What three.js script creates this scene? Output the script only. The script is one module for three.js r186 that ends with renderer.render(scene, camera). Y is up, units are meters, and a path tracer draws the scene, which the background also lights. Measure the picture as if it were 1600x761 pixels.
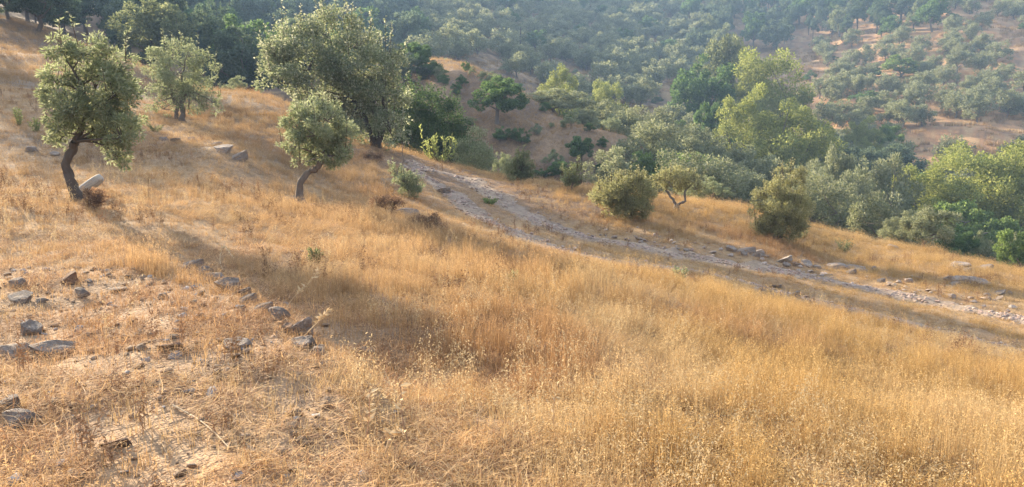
import * as THREE from 'three';

/* ---------- camera, sky, sun, exposure ---------- */
const F = 1090, W = 1600, H = 761, EYE = 1.6, PITCH = 9 * Math.PI / 180;
const scene = new THREE.Scene();
const camera = new THREE.PerspectiveCamera(2 * Math.atan(H / 2 / F) * 180 / Math.PI, W / H, 0.1, 2000);
camera.position.set(0, EYE, 0);
camera.rotation.set(-PITCH, 0, 0);
const renderer = new THREE.WebGLRenderer({ antialias: true });
renderer.setSize(W, H);
renderer.toneMapping = THREE.LinearToneMapping;
renderer.toneMappingExposure = 4.15;
renderer.shadowMap.enabled = true;
const SUN_EL = 19.3 * Math.PI / 180, SUN_AZ = 44 * Math.PI / 180;          // ahead and to the left
const sunDir = new THREE.Vector3(-Math.sin(SUN_AZ) * Math.cos(SUN_EL), Math.sin(SUN_EL), -Math.cos(SUN_AZ) * Math.cos(SUN_EL));
// late-afternoon summer sky: blue overhead, pale with dust towards the horizon, a bright aureole round the sun
{
  const w = 512, h = 256, d = new Float32Array(w * h * 4);
  for (let y = 0; y < h; y++) for (let x = 0; x < w; x++) {
    const el = ((y + 0.5) / h - 0.5) * Math.PI, az = ((x + 0.5) / w - 0.5) * 2 * Math.PI, dir = [Math.cos(az) * Math.cos(el), Math.sin(el), Math.sin(az) * Math.cos(el)], up = Math.pow(Math.max(0, dir[1]), 0.55);
    const a = Math.acos(Math.min(1, Math.max(-1, dir[0] * sunDir.x + dir[1] * sunDir.y + dir[2] * sunDir.z))), glow = Math.exp(-a / 0.3), wide = Math.exp(-a / 0.9);
    const lo = [0.32, 0.33, 0.345], hi = [0.11, 0.17, 0.29], g = [1.5, 1.3, 1.0], v = [0.3, 0.27, 0.22], o = (y * w + x) * 4;
    for (let c = 0; c < 3; c++) d[o + c] = lo[c] + (hi[c] - lo[c]) * up + g[c] * glow + v[c] * wide;
    d[o + 3] = 1;
  }
  const t = new THREE.DataTexture(d, w, h, THREE.RGBAFormat, THREE.FloatType); t.mapping = THREE.EquirectangularReflectionMapping; t.magFilter = THREE.LinearFilter; t.colorSpace = THREE.LinearSRGBColorSpace; t.needsUpdate = true;
  scene.background = t; scene.environment = t;
}
const sun = new THREE.DirectionalLight(new THREE.Color(1, 0.84, 0.62), 5);
sun.position.copy(sunDir).multiplyScalar(300);
sun.castShadow = true;
sun.shadow.mapSize.set(4096, 4096);
Object.assign(sun.shadow.camera, { left: -120, right: 120, top: 120, bottom: -120, near: 1, far: 900 });
scene.add(sun); scene.add(sun.target);
scene.fog = new THREE.FogExp2(new THREE.Color(0.45, 0.68, 1.0), 0.00095);

/* ---------- helpers ---------- */
let seedState = 1;
const reseed = (s) => { seedState = (s * 2654435761) >>> 0 || 1; };
const rnd = () => { seedState = (seedState + 0x6d2b79f5) >>> 0; let t = Math.imul(seedState ^ (seedState >>> 15), 1 | seedState); t = (t + Math.imul(t ^ (t >>> 7), 61 | t)) ^ t; return ((t ^ (t >>> 14)) >>> 0) / 4294967296; };
const rr = (a, b) => a + (b - a) * rnd();
const gauss = () => (rnd() + rnd() + rnd() + rnd() - 2) * 1.0;
const clamp = (x, a = 0, b = 1) => Math.min(b, Math.max(a, x));
const smooth = (a, b, x) => { const t = clamp((x - a) / (b - a)); return t * t * (3 - 2 * t); };
const mixn = (a, b, t) => a + (b - a) * t;
const hash2 = (x, y) => { let h = (Math.imul(x, 374761393) + Math.imul(y, 668265263)) | 0; h = Math.imul(h ^ (h >>> 13), 1274126177); return ((h ^ (h >>> 16)) >>> 0) / 4294967296; };
function vnoise(x, y) {
  const ix = Math.floor(x), iy = Math.floor(y), fx = x - ix, fy = y - iy, u = fx * fx * (3 - 2 * fx), v = fy * fy * (3 - 2 * fy);
  return mixn(mixn(hash2(ix, iy), hash2(ix + 1, iy), u), mixn(hash2(ix, iy + 1), hash2(ix + 1, iy + 1), u), v) * 2 - 1;
}
function fbm(x, y, o = 4) { let s = 0, a = 0.5; for (let i = 0; i < o; i++) { s += a * vnoise(x, y); x = x * 2.03 + 17.3; y = y * 2.03 - 9.1; a *= 0.5; } return s; }
const V = (x, y, z) => new THREE.Vector3(x, y, z);
const cp = Math.cos(PITCH), sp = Math.sin(PITCH);
function at(px, py, D) {                                   // the point seen at that pixel, D metres ahead
  const X = (px - W / 2) / F, Y = (H / 2 - py) / F, y = Y * cp - sp, z = -Y * sp - cp, k = D / -z;
  return V(X * k, EYE + y * k, -D);
}
function proj(x, y, z) {
  const dy = y - EYE, yc = dy * cp - z * sp, zc = dy * sp + z * cp;
  return [W / 2 + F * x / -zc, H / 2 - F * yc / -zc];
}
const used = new Map();
function numbered(n) { const k = used.get(n) || 0; used.set(n, k + 1); return k ? n + '_' + String(k).padStart(3, '0') : n; }
function tag(o, label, category, group, kind) {
  o.userData = {};
  if (label) o.userData.label = label;
  if (category) o.userData.category = category;
  if (group) o.userData.group = group;
  if (kind) o.userData.kind = kind;
  return o;
}
class MB {                                                // collects faces for one mesh
  constructor() { this.p = []; this.c = []; this.i = []; }
  leaf(x, y, z, dx, dy, dz, nx, ny, nz, len, wid, r, g, b) {   // a rhombic leaf, folded a little
    const sx = dy * nz - dz * ny, sy = dz * nx - dx * nz, sz = dx * ny - dy * nx, k = this.p.length / 3, m = 0.45 * len, h = wid / 2, f = wid * 0.22;
    this.p.push(x, y, z, x + dx * m + sx * h + nx * f, y + dy * m + sy * h + ny * f, z + dz * m + sz * h + nz * f, x + dx * len, y + dy * len, z + dz * len, x + dx * m - sx * h + nx * f, y + dy * m - sy * h + ny * f, z + dz * m - sz * h + nz * f);
    for (let q = 0; q < 4; q++) this.c.push(r, g, b);
    this.i.push(k, k + 1, k + 2, k, k + 2, k + 3);
  }
  blade(x, y, z, az, len, wid, lean, curl, col, segs = 3) {     // a grass blade that leans and curls over
    const k = this.p.length / 3, ca = Math.cos(az), sa = Math.sin(az), wx = -sa, wz = ca;
    let px = x, py = y, pz = z, th = lean;
    for (let s = 0; s <= segs; s++) {
      const w = wid * (1 - 0.75 * s / segs) / 2;
      this.p.push(px + wx * w, py, pz + wz * w, px - wx * w, py, pz - wz * w);
      this.c.push(...col, ...col);
      if (s) this.i.push(k + 2 * s - 2, k + 2 * s - 1, k + 2 * s, k + 2 * s, k + 2 * s - 1, k + 2 * s + 1);
      const l = len / segs;
      px += ca * Math.sin(th) * l; py += Math.cos(th) * l; pz += sa * Math.sin(th) * l; th += curl / segs;
    }
    return [px, py, pz, th];
  }
  tube(pts, rad, sides, col, gnarl = 0) {
    const k = this.p.length / 3, n = pts.length, T = V(), A = V(), B = V();
    for (let j = 0; j < n; j++) {
      T.subVectors(pts[Math.min(n - 1, j + 1)], pts[Math.max(0, j - 1)]).normalize();
      A.set(Math.abs(T.x) < 0.8 ? 1 : 0, 0, Math.abs(T.x) < 0.8 ? 0 : 1).cross(T).normalize(); B.crossVectors(T, A);
      for (let s = 0; s < sides; s++) {
        const a = s / sides * 2 * Math.PI, r = rad[j] * (1 + 0.12 * Math.sin(3 * a + j * 1.3) + (gnarl ? gnarl * (vnoise(Math.cos(a) * 2.2 + 7, j * 0.22 + Math.sin(a) * 2.2) + 0.6 * vnoise(a * 3.1, j * 0.5 + 20)) : 0));
        this.p.push(pts[j].x + (A.x * Math.cos(a) + B.x * Math.sin(a)) * r, pts[j].y + (A.y * Math.cos(a) + B.y * Math.sin(a)) * r, pts[j].z + (A.z * Math.cos(a) + B.z * Math.sin(a)) * r);
        const v = 0.85 + 0.3 * hash2(s * 7 + k, j * 13); this.c.push(col[0] * v, col[1] * v, col[2] * v);
        if (j) { const s2 = (s + 1) % sides, o = k + (j - 1) * sides; this.i.push(o + s, o + s2, o + sides + s, o + s2, o + sides + s2, o + sides + s); }
      }
    }
  }
  geo(normals) {
    const g = new THREE.BufferGeometry();
    g.setAttribute('position', new THREE.Float32BufferAttribute(this.p, 3));
    g.setAttribute('color', new THREE.Float32BufferAttribute(this.c, 3));
    g.setIndex(this.i);
    if (normals) g.computeVertexNormals();
    return g;
  }
  build(name, mat, parent, normals) { const m = new THREE.Mesh(this.geo(normals), mat); m.name = name; m.castShadow = m.receiveShadow = true; parent.add(m); return m; }
}
const curve = (a, b, bow, n = 5) => Array.from({ length: n + 1 }, (_, i) => { const t = i / n, k = 4 * t * (1 - t); return V(mixn(a.x, b.x, t) + bow.x * k, mixn(a.y, b.y, t) + bow.y * k, mixn(a.z, b.z, t) + bow.z * k); });
const taper = (a, b, n) => Array.from({ length: n + 1 }, (_, i) => mixn(a, b, Math.pow(i / n, 0.8)));
function noiseTexture(n, f, repeat, srgb) {
  const d = new Uint8Array(n * n * 4);
  for (let y = 0; y < n; y++) for (let x = 0; x < n; x++) { const v = f(x, y), o = (y * n + x) * 4; for (let c = 0; c < 3; c++) d[o + c] = clamp(Array.isArray(v) ? v[c] : v) * 255; d[o + 3] = 255; }
  const t = new THREE.DataTexture(d, n, n); t.wrapS = t.wrapT = THREE.RepeatWrapping; t.magFilter = THREE.LinearFilter; t.repeat.set(repeat, repeat);
  if (srgb) t.colorSpace = THREE.SRGBColorSpace;
  t.needsUpdate = true; return t;
}
const tileNoise = (x, y, n, cells, s) => { const u = x / n * cells, v = y / n * cells, ix = Math.floor(u), iy = Math.floor(v), fx = u - ix, fy = v - iy, a = fx * fx * (3 - 2 * fx), b = fy * fy * (3 - 2 * fy), h = (i, j) => hash2((i % cells) + s * 91, (j % cells) + s * 57); return mixn(mixn(h(ix, iy), h(ix + 1, iy), a), mixn(h(ix, iy + 1), h(ix + 1, iy + 1), a), b); };

/* ---------- materials ---------- */
const leafMat = (t, tint) => new THREE.MeshPhysicalMaterial({ vertexColors: true, color: tint || 0xffffff, roughness: 1, transmission: t, thickness: 0, specularIntensity: 0.25, side: THREE.DoubleSide });
const M = {
  leaf: leafMat(0.55), grass: leafMat(0.42), dead: leafMat(0.15),
  bark: new THREE.MeshStandardMaterial({ vertexColors: true, roughness: 0.95 }),
};
const grain = noiseTexture(512, (x, y) => 0.45 + 0.55 * (0.45 * tileNoise(x, y, 512, 16, 1) + 0.3 * tileNoise(x, y, 512, 64, 2) + 0.4 * tileNoise(x, y, 512, 200, 3)), 1);
const relief = noiseTexture(512, (x, y) => 0.4 * tileNoise(x, y, 512, 20, 4) + 0.35 * tileNoise(x, y, 512, 70, 5) + 0.3 * tileNoise(x, y, 512, 180, 6), 1);
M.ground = new THREE.MeshStandardMaterial({ vertexColors: true, map: grain, bumpMap: relief, bumpScale: 0.03, roughness: 1 });
M.gravel = new THREE.MeshStandardMaterial({ vertexColors: true, map: grain, bumpMap: relief, bumpScale: 0.04, roughness: 1 });
const rockTone = noiseTexture(512, (x, y) => { const v = 0.35 + 0.65 * (0.4 * tileNoise(x, y, 512, 8, 7) + 0.35 * tileNoise(x, y, 512, 32, 8) + 0.45 * tileNoise(x, y, 512, 130, 9)), li = smooth(0.62, 0.72, tileNoise(x, y, 512, 14, 21) * 0.7 + tileNoise(x, y, 512, 50, 22) * 0.3), oc = smooth(0.58, 0.75, tileNoise(x, y, 512, 10, 23) * 0.6 + tileNoise(x, y, 512, 60, 24) * 0.4); return [v * (1 + 0.3 * li + 0.1 * oc), v * (1 + 0.28 * li - 0.12 * oc), v * (1 + 0.2 * li - 0.32 * oc)]; }, 1);
const rockMat = (r, g, b) => new THREE.MeshStandardMaterial({ color: new THREE.Color(r, g, b), map: rockTone, bumpMap: rockTone, bumpScale: 0.03, roughness: 0.95, flatShading: true });
M.rock = [rockMat(0.37, 0.3, 0.245), rockMat(0.33, 0.265, 0.215), rockMat(0.31, 0.19, 0.12), rockMat(0.52, 0.44, 0.36)];

/* ---------- terrain: heights ---------- */
const CTRL = [
  // foreground, left to right
  [-300, 600, 4.4], [-300, 400, 8.6], [0, 761, 3], [0, 650, 3.8], [0, 550, 5], [0, 450, 7], [0, 340, 10.5], [0, 240, 17], [0, 132, 25], [40, 122, 29], [30, 80, 36], [0, 22, 50], [60, 45, 48], [-200, 0, 46], [-200, 120, 24],
  [130, 312, 12.6], [150, 400, 8.9], [160, 550, 5], [160, 700, 3.4], [180, 240, 18], [200, 170, 26], [150, 74, 44], [200, 88, 42], [232, 110, 38], [283, 190, 26], [300, 240, 19.5], [300, 300, 14.2], [300, 400, 9.1], [290, 128, 36],
  [350, 232, 19.5], [330, 141, 35], [380, 141, 36], [440, 154, 36], [400, 190, 27], [400, 480, 6.3], [400, 570, 4.8], [400, 719, 3.25], [400, 330, 13.5],
  [473, 320, 16.5], [473, 400, 9.8], [500, 275, 21], [540, 235, 26], [585, 230, 28.5], [560, 330, 16], [600, 280, 22],
  [700, 719, 3.3], [700, 600, 4.8], [700, 500, 6.8], [700, 420, 10], [700, 370, 13.8], [660, 330, 18],
  [1000, 719, 3.5], [1000, 600, 5.4], [1000, 500, 8], [1000, 430, 12.6], [850, 380, 17],
  [1300, 719, 4], [1300, 600, 6.6], [1300, 520, 10], [1600, 719, 4.6], [1600, 620, 7.6], [1900, 700, 6], [1900, 560, 12.5],
  // the track and the far bank
  [1600, 522, 14], [1450, 488, 15.2], [1300, 452, 16.6], [1100, 405, 18.5], [900, 368, 19.8], [760, 318, 22.5], [700, 283, 24.8], [650, 257, 27],
  [815, 284, 29], [900, 300, 26.5], [975, 338, 22.8], [1055, 330, 25], [1215, 376, 22.6], [1450, 392, 27], [1000, 304, 28.5], [1150, 321, 29], [1250, 349, 29], [1400, 386, 29], [1600, 433, 27], [1320, 400, 23], [1500, 432, 20], [1900, 520, 24],
  // beyond the edge: hollow and spur
  [590, 250, 36], [590, 255, 48], [640, 241, 30], [640, 266, 36], [640, 258, 48], [690, 262, 33], [740, 285, 36], [740, 264, 49], [815, 296, 36], [815, 272, 49.5], [800, 228, 53], [700, 185, 56.5], [770, 190, 56.5], [700, 130, 62], [665, 108, 67], [720, 98, 68], [765, 112, 66], [830, 160, 61], [890, 192, 57.5], [945, 206, 55.5], [1000, 242, 52.5], [900, 268, 49], [960, 258, 50],
  [560, 150, 70], [560, 120, 95], [620, 120, 105],
  [720, 112, 108], [830, 185, 90], [920, 230, 80], [1000, 270, 72],
  [1000, 330, 37], [1000, 310, 46], [1150, 352, 38], [1250, 392, 38], [1400, 425, 37], [1600, 475, 36], [1150, 330, 52], [1250, 352, 55], [1400, 385, 52], [1600, 430, 50],
  // far hill, centre
  [720, 60, 165], [720, 0, 235], [720, -50, 320], [600, 60, 170], [600, 0, 230], [600, -50, 300],
  [900, 150, 130], [900, 100, 170], [900, 50, 215], [900, 0, 270], [900, -50, 350], [1050, 215, 100], [1050, 150, 140], [1050, 100, 180], [1050, 50, 225], [1050, 0, 280], [1050, -50, 360],
  // stream and right slope
  [1200, 300, 75], [1200, 230, 105], [1200, 160, 145], [1200, 100, 185], [1200, 40, 235], [1200, -50, 320],
  [1400, 340, 70], [1400, 250, 95], [1400, 200, 112], [1400, 150, 132], [1400, 100, 155], [1400, 50, 185], [1400, 0, 225], [1400, -50, 290],
  [1600, 390, 62], [1600, 250, 92], [1600, 200, 106], [1600, 150, 122], [1600, 100, 140], [1600, 50, 162], [1600, 0, 190], [1600, -50, 240], [2000, 450, 50], [2000, 200, 105], [2000, 0, 190], [2000, -60, 260],
  // wood, left
  [250, 125, 50], [250, 115, 64], [250, 80, 85], [250, 20, 125], [250, -50, 190], [100, 66, 62], [100, 50, 80], [100, 0, 120], [100, -60, 180], [400, 190, 48], [400, 175, 72], [400, 110, 110], [400, 30, 160], [400, -50, 230], [-200, -40, 80], [-200, -60, 150], [500, 190, 48], [500, 160, 75], [500, 70, 140], [500, -20, 215],
].map(([px, py, D]) => { const p = at(px, py, D); return [p.x, p.y, p.z]; });
CTRL.push([0, 0, 0], [-1.5, 0.03, -1], [1.5, -0.15, -1], [0, 0.3, 6], [-8, 1, 4], [8, -1.4, 3], [-30, 6, 10], [30, -6, 10], [0, 6, 50], [-60, 16, 60], [60, -6, 60], [-120, 30, 0], [120, -8, 0], [-200, 45, 150], [200, 5, 150], [0, 20, 200], [0, 40, 420], [-300, 70, -150], [300, 50, -150], [-420, 80, 100], [420, 30, 100]);
const warp = (x, z) => { const r = Math.hypot(x, z), g = r > 1e-6 ? Math.log(1 + r / 12) / r : 1 / 12; return [x * g, z * g, r]; };
const tps = (() => {
  const n = CTRL.length, N = n + 3, A = Array.from({ length: N }, () => new Float64Array(N + 1)), U = (d2) => (d2 < 1e-12 ? 0 : d2 * Math.log(d2)), P = CTRL.map(([x, , z]) => warp(x, z));
  for (let i = 0; i < n; i++) {
    for (let j = 0; j < n; j++) A[i][j] = U((P[i][0] - P[j][0]) ** 2 + (P[i][1] - P[j][1]) ** 2);
    A[i][i] += 0.002; A[i][n] = A[n][i] = 1; A[i][n + 1] = A[n + 1][i] = P[i][0]; A[i][n + 2] = A[n + 2][i] = P[i][1];
    A[i][N] = (CTRL[i][1] - EYE) / (P[i][2] + 8);
  }
  for (let c = 0; c < N; c++) {
    let b = c; for (let r = c + 1; r < N; r++) if (Math.abs(A[r][c]) > Math.abs(A[b][c])) b = r;
    [A[c], A[b]] = [A[b], A[c]];
    for (let r = c + 1; r < N; r++) { const k = A[r][c] / A[c][c]; if (k) for (let q = c; q <= N; q++) A[r][q] -= k * A[c][q]; }
  }
  const w = new Float64Array(N);
  for (let r = N - 1; r >= 0; r--) { let s = A[r][N]; for (let q = r + 1; q < N; q++) s -= A[r][q] * w[q]; w[r] = s / A[r][r]; }
  return (x, z) => { const [u, v, r] = warp(x, z); let s = w[n] + w[n + 1] * u + w[n + 2] * v; for (let i = 0; i < n; i++) { const a = u - P[i][0], b = v - P[i][1]; s += w[i] * U(a * a + b * b); } return EYE + s * (r + 8); };
})();
function hitBase(px, py, from = 2) {                       // where the smooth ground is seen at that pixel
  let d0 = from, D = from;
  for (; D < 420; D *= 1.01) { const p = at(px, py, D); if (p.y < tps(p.x, p.z)) break; d0 = D; }
  for (let k = 0; k < 14; k++) { const m = (d0 + D) / 2, p = at(px, py, m); if (p.y < tps(p.x, p.z)) D = m; else d0 = m; }
  const p = at(px, py, D); return p;
}
const line = (pts) => pts.map(([px, py]) => { const p = hitBase(px, py); return [p.x, p.z]; });
function polyDist(x, z, L) {                               // [distance, side, index along]
  let best = 1e9, side = 0, along = 0;
  for (let i = 0; i + 1 < L.length; i++) {
    const ax = L[i][0], az = L[i][1], bx = L[i + 1][0] - ax, bz = L[i + 1][1] - az, t = clamp(((x - ax) * bx + (z - az) * bz) / (bx * bx + bz * bz)), dx = x - ax - bx * t, dz = z - az - bz * t, d = Math.hypot(dx, dz);
    if (d < best) { best = d; side = Math.sign(bx * dz - bz * dx); along = i + t; }
  }
  return [best, side, along];
}
const RUTS = [
  line([[640, 250], [668, 263], [720, 277], [770, 303], [830, 338], [920, 372], [1040, 392], [1150, 410], [1270, 430], [1400, 458], [1520, 484], [1640, 508], [1900, 570]]),
  line([[640, 258], [672, 280], [715, 308], [755, 338], [800, 360], [870, 388], [960, 408], [1080, 424], [1190, 446], [1300, 472], [1420, 500], [1530, 528], [1640, 556], [1900, 625]]),
];
const WALL = line([[250, 395], [300, 412], [345, 437], [400, 470], [440, 495], [465, 520], [500, 552], [530, 580]]);
const BARE = line([[-60, 430], [60, 420], [200, 432], [330, 470], [430, 540], [500, 600], [560, 680], [590, 761], [600, 800], [-200, 800], [-200, 430]]);
function inside(x, z, L) { let c = false; for (let i = 0, j = L.length - 1; i < L.length; j = i++) if ((L[i][1] > z) !== (L[j][1] > z) && x < (L[j][0] - L[i][0]) * (z - L[i][1]) / (L[j][1] - L[i][1]) + L[i][0]) c = !c; return c; }
const rutWidth = (along, k) => ((k ? 0.42 : 0.52) + 0.14 * vnoise(along * 2.3 + k * 31, 5.5)) * (along < 1.2 ? 0.7 : 1);
function heightRaw(x, z) {
  const r = Math.hypot(x, z);
  let y = tps(x, z);
  y += fbm(x * 0.09 + 3, z * 0.09, 3) * clamp(r * 0.012, 0, 1.6) * smooth(20, 60, r);
  y += fbm(x * 0.45, z * 0.45, 3) * 0.13;
  if (r > 42 && r < 80) y -= Math.abs(fbm(x * 0.16 + 2, z * 0.1, 3)) * 1.5 * smooth(42, 52, r) * smooth(80, 70, r);
  if (r < 45) y += fbm(x * 3.1, z * 3.1, 3) * 0.035;
  if (r < 14) y += fbm(x * 11, z * 11, 2) * 0.022;
  if (r > 85 && x > -60) y += 0.22 * Math.sin((y + fbm(x * 0.03, z * 0.03, 2) * 7) * 1.9) * smooth(85, 120, r);      // terraces
  if (r < 14) { const [d, s] = polyDist(x, z, WALL); if (s !== 0) y += (s > 0 ? 0.1 : -0.12) * smooth(1.6, 0.1, d) * (s > 0 ? smooth(0, 0.12, d) : smooth(-0.05, 0.15, d)); }
  if (r > 10 && r < 42) for (let k = 0; k < 2; k++) { const [d, , al] = polyDist(x, z, RUTS[k]); y -= 0.09 * smooth(0.9, 0.35, d); }
  return y;
}
// a polar sheet: fine ahead of the camera, coarse behind
const RING0 = 0.5, RATIO = 1.0112, RINGS = 610, FAN = 0.92, COLS_FAN = 520, COLS_BACK = 70;
const angles = [];
for (let i = 0; i < COLS_FAN; i++) angles.push(-FAN + 2 * FAN * i / COLS_FAN);
for (let i = 0; i <= COLS_BACK; i++) angles.push(FAN + (2 * Math.PI - 2 * FAN) * i / COLS_BACK);
const COLS = angles.length, HT = new Float32Array(COLS * RINGS);
for (let j = 0; j < RINGS; j++) { const r = RING0 * Math.pow(RATIO, j); for (let i = 0; i < COLS; i++) HT[j * COLS + i] = i === COLS - 1 ? HT[j * COLS] : heightRaw(Math.sin(angles[i]) * r, -Math.cos(angles[i]) * r); }
function ground(x, z) {                                    // height of the built sheet
  const r = Math.max(RING0 * 1.0001, Math.hypot(x, z)); let a = Math.atan2(x, -z); if (a < -FAN) a += 2 * Math.PI;
  const j = clamp(Math.log(r / RING0) / Math.log(RATIO), 0, RINGS - 1.001), i = a < FAN ? (a + FAN) / (2 * FAN) * COLS_FAN : COLS_FAN + (a - FAN) / (2 * Math.PI - 2 * FAN) * COLS_BACK;
  const j0 = Math.floor(j), i0 = Math.min(COLS - 2, Math.floor(i)), fj = j - j0, fi = i - i0, o = j0 * COLS + i0;
  return mixn(mixn(HT[o], HT[o + 1], fi), mixn(HT[o + COLS], HT[o + COLS + 1], fi), fj);
}
function hit(px, py, from = 2) {
  let d0 = from, D = from;
  for (; D < 420; D *= 1.01) { const p = at(px, py, D); if (p.y < ground(p.x, p.z)) break; d0 = D; }
  for (let k = 0; k < 14; k++) { const m = (d0 + D) / 2, p = at(px, py, m); if (p.y < ground(p.x, p.z)) D = m; else d0 = m; }
  const p = at(px, py, D); p.y = ground(p.x, p.z); return p;
}
// what the ground is made of
const lerp3 = (a, b, t) => [mixn(a[0], b[0], t), mixn(a[1], b[1], t), mixn(a[2], b[2], t)];
function soil(x, z) {
  const r = Math.hypot(x, z), az = Math.atan2(x, -z), n = fbm(x * 0.7, z * 0.7, 3), n2 = fbm(x * 0.11 + 40, z * 0.11, 3), n3 = fbm(x * 4, z * 4, 2);
  let c = lerp3([0.359, 0.226, 0.117], [0.452, 0.296, 0.148], clamp(0.5 + n + 0.4 * n3));
  c = lerp3(c, [0.281, 0.179, 0.109], smooth(0.1, 0.5, n2));
  if (r < 14 && inside(x, z, BARE)) c = lerp3(c, lerp3([0.29, 0.185, 0.11], [0.44, 0.285, 0.16], clamp(0.5 + n3 + n)), 0.85);
  if (r > 30) {
    const far = lerp3([0.211, 0.133, 0.078], [0.390, 0.242, 0.125], clamp(0.4 + 1.5 * n2 + 1.1 * n + 0.5 * n3));
    c = lerp3(c, far, smooth(32, 48, r));
    const red = smooth(0.28, 0.45, az) * smooth(85, 110, r);
    c = lerp3(c, lerp3([0.406, 0.203, 0.086], [0.562, 0.312, 0.140], clamp(0.5 + n2 + 0.6 * n)), red);
  }
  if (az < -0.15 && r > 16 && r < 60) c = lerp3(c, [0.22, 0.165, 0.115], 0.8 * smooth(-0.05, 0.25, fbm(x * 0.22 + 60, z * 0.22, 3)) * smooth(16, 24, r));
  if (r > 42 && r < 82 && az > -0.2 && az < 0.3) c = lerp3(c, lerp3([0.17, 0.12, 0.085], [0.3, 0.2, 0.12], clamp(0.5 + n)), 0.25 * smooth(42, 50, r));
  if (r > 85) c = lerp3(c, n + n3 * 0.6 > 0 ? [0.5, 0.35, 0.17] : [0.2, 0.14, 0.085], 0.55 * smooth(0.05, 0.3, Math.abs(n + n3 * 0.6)));
  return c;
}
{
  const g = new THREE.BufferGeometry(), pos = new Float32Array(COLS * RINGS * 3), col = new Float32Array(COLS * RINGS * 3), uv = new Float32Array(COLS * RINGS * 2), idx = [];
  for (let j = 0; j < RINGS; j++) for (let i = 0; i < COLS; i++) {
    const r = RING0 * Math.pow(RATIO, j), x = Math.sin(angles[i]) * r, z = -Math.cos(angles[i]) * r, o = j * COLS + i;
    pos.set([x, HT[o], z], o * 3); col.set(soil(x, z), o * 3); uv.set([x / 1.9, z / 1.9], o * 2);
    if (i < COLS - 1 && j < RINGS - 1) idx.push(o, o + COLS, o + 1, o + 1, o + COLS, o + COLS + 1);
  }
  for (let i = 1; i < COLS - 2; i++) idx.push(0, i, i + 1);
  g.setAttribute('position', new THREE.BufferAttribute(pos, 3)); g.setAttribute('color', new THREE.BufferAttribute(col, 3)); g.setAttribute('uv', new THREE.BufferAttribute(uv, 2));
  g.setIndex(idx.reverse()); g.computeVertexNormals();
  const m = new THREE.Mesh(g, M.ground); m.name = 'terrain'; m.receiveShadow = m.castShadow = true;
  tag(m, 'dry hillside, valley and far slopes of tan and reddish earth', 'terrain', null, 'structure'); scene.add(m);
}
// the track: two gravelled wheel ruts
{
  const track = new THREE.Group(); track.name = 'dirt_track'; tag(track, 'two-rut gravel track curving down across the dry slope', 'track', null, 'structure'); scene.add(track);
  RUTS.forEach((L, k) => {
    const c = new THREE.CatmullRomCurve3(L.map(([x, z]) => V(x, 0, z))), n = 420, w = 9, pos = [], col = [], uv = [], idx = [];
    for (let i = 0; i <= n; i++) {
      const p = c.getPoint(i / n), t = c.getTangent(i / n), along = i / n * (L.length - 1), hw = rutWidth(along, k) * 1.35;
      for (let s = 0; s <= w; s++) {
        const e = (s / w * 2 - 1), q = e * hw * (1 + 0.3 * vnoise(i * 0.21, s < w / 2 ? 3 : 9)), x = p.x - t.z * q, z = p.z + t.x * q;
        pos.push(x, ground(x, z) + 0.045 - 0.1 * smooth(0.62, 1, Math.abs(e)) + fbm(x * 5, z * 5, 2) * 0.03, z);
        const v = 0.85 + 0.4 * fbm(x * 3, z * 3, 3), m = clamp(0.5 + fbm(x * 1.2 + 9, z * 1.2, 2)); const a = lerp3([0.5, 0.375, 0.28], [0.56, 0.41, 0.275], m); col.push(a[0] * v, a[1] * v, a[2] * v); uv.push(x / 0.9, z / 0.9);
        if (i && s) { const o = i * (w + 1) + s; idx.push(o, o - 1, o - w - 2, o, o - w - 2, o - w - 1); }
      }
    }
    const g = new THREE.BufferGeometry(); g.setAttribute('position', new THREE.Float32BufferAttribute(pos, 3)); g.setAttribute('color', new THREE.Float32BufferAttribute(col, 3)); g.setAttribute('uv', new THREE.Float32BufferAttribute(uv, 2)); g.setIndex(idx); g.computeVertexNormals();
    const m = new THREE.Mesh(g, M.gravel); m.name = 'wheel_rut'; m.receiveShadow = m.castShadow = true; track.add(m);
  });
}
//@@TREES
/* ---------- trees and bushes ---------- */
// palettes: leaf colours, linear
const PAL = {
  olive: [[0.18, 0.2, 0.085], [0.26, 0.275, 0.145], [0.33, 0.335, 0.215]],
  oliveNear: [[0.2, 0.235, 0.1], [0.285, 0.315, 0.165], [0.37, 0.39, 0.25]],
  oliveWarm: [[0.24, 0.235, 0.085], [0.33, 0.32, 0.14], [0.41, 0.39, 0.22]],
  oak: [[0.08, 0.14, 0.04], [0.12, 0.19, 0.06], [0.16, 0.23, 0.085]],
  deep: [[0.05, 0.085, 0.03], [0.08, 0.125, 0.045], [0.11, 0.155, 0.065]],
  wood: [[0.08, 0.115, 0.065], [0.12, 0.155, 0.09], [0.16, 0.2, 0.12]],
  plane: [[0.2, 0.235, 0.06], [0.29, 0.315, 0.09], [0.37, 0.375, 0.125]],
  pale: [[0.14, 0.165, 0.07], [0.19, 0.215, 0.1], [0.25, 0.255, 0.13]],
  bright: [[0.13, 0.2, 0.05], [0.19, 0.26, 0.075], [0.25, 0.31, 0.1]],
  pine: [[0.07, 0.11, 0.06], [0.1, 0.14, 0.075], [0.13, 0.17, 0.09]],
  pear: [[0.18, 0.22, 0.1], [0.27, 0.3, 0.16], [0.46, 0.46, 0.32]],
  dead: [[0.2, 0.12, 0.07], [0.28, 0.17, 0.1], [0.34, 0.22, 0.13]],
};
const BARK = { grey: [0.16, 0.13, 0.105], dark: [0.09, 0.07, 0.055], brown: [0.13, 0.085, 0.055] };
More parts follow.
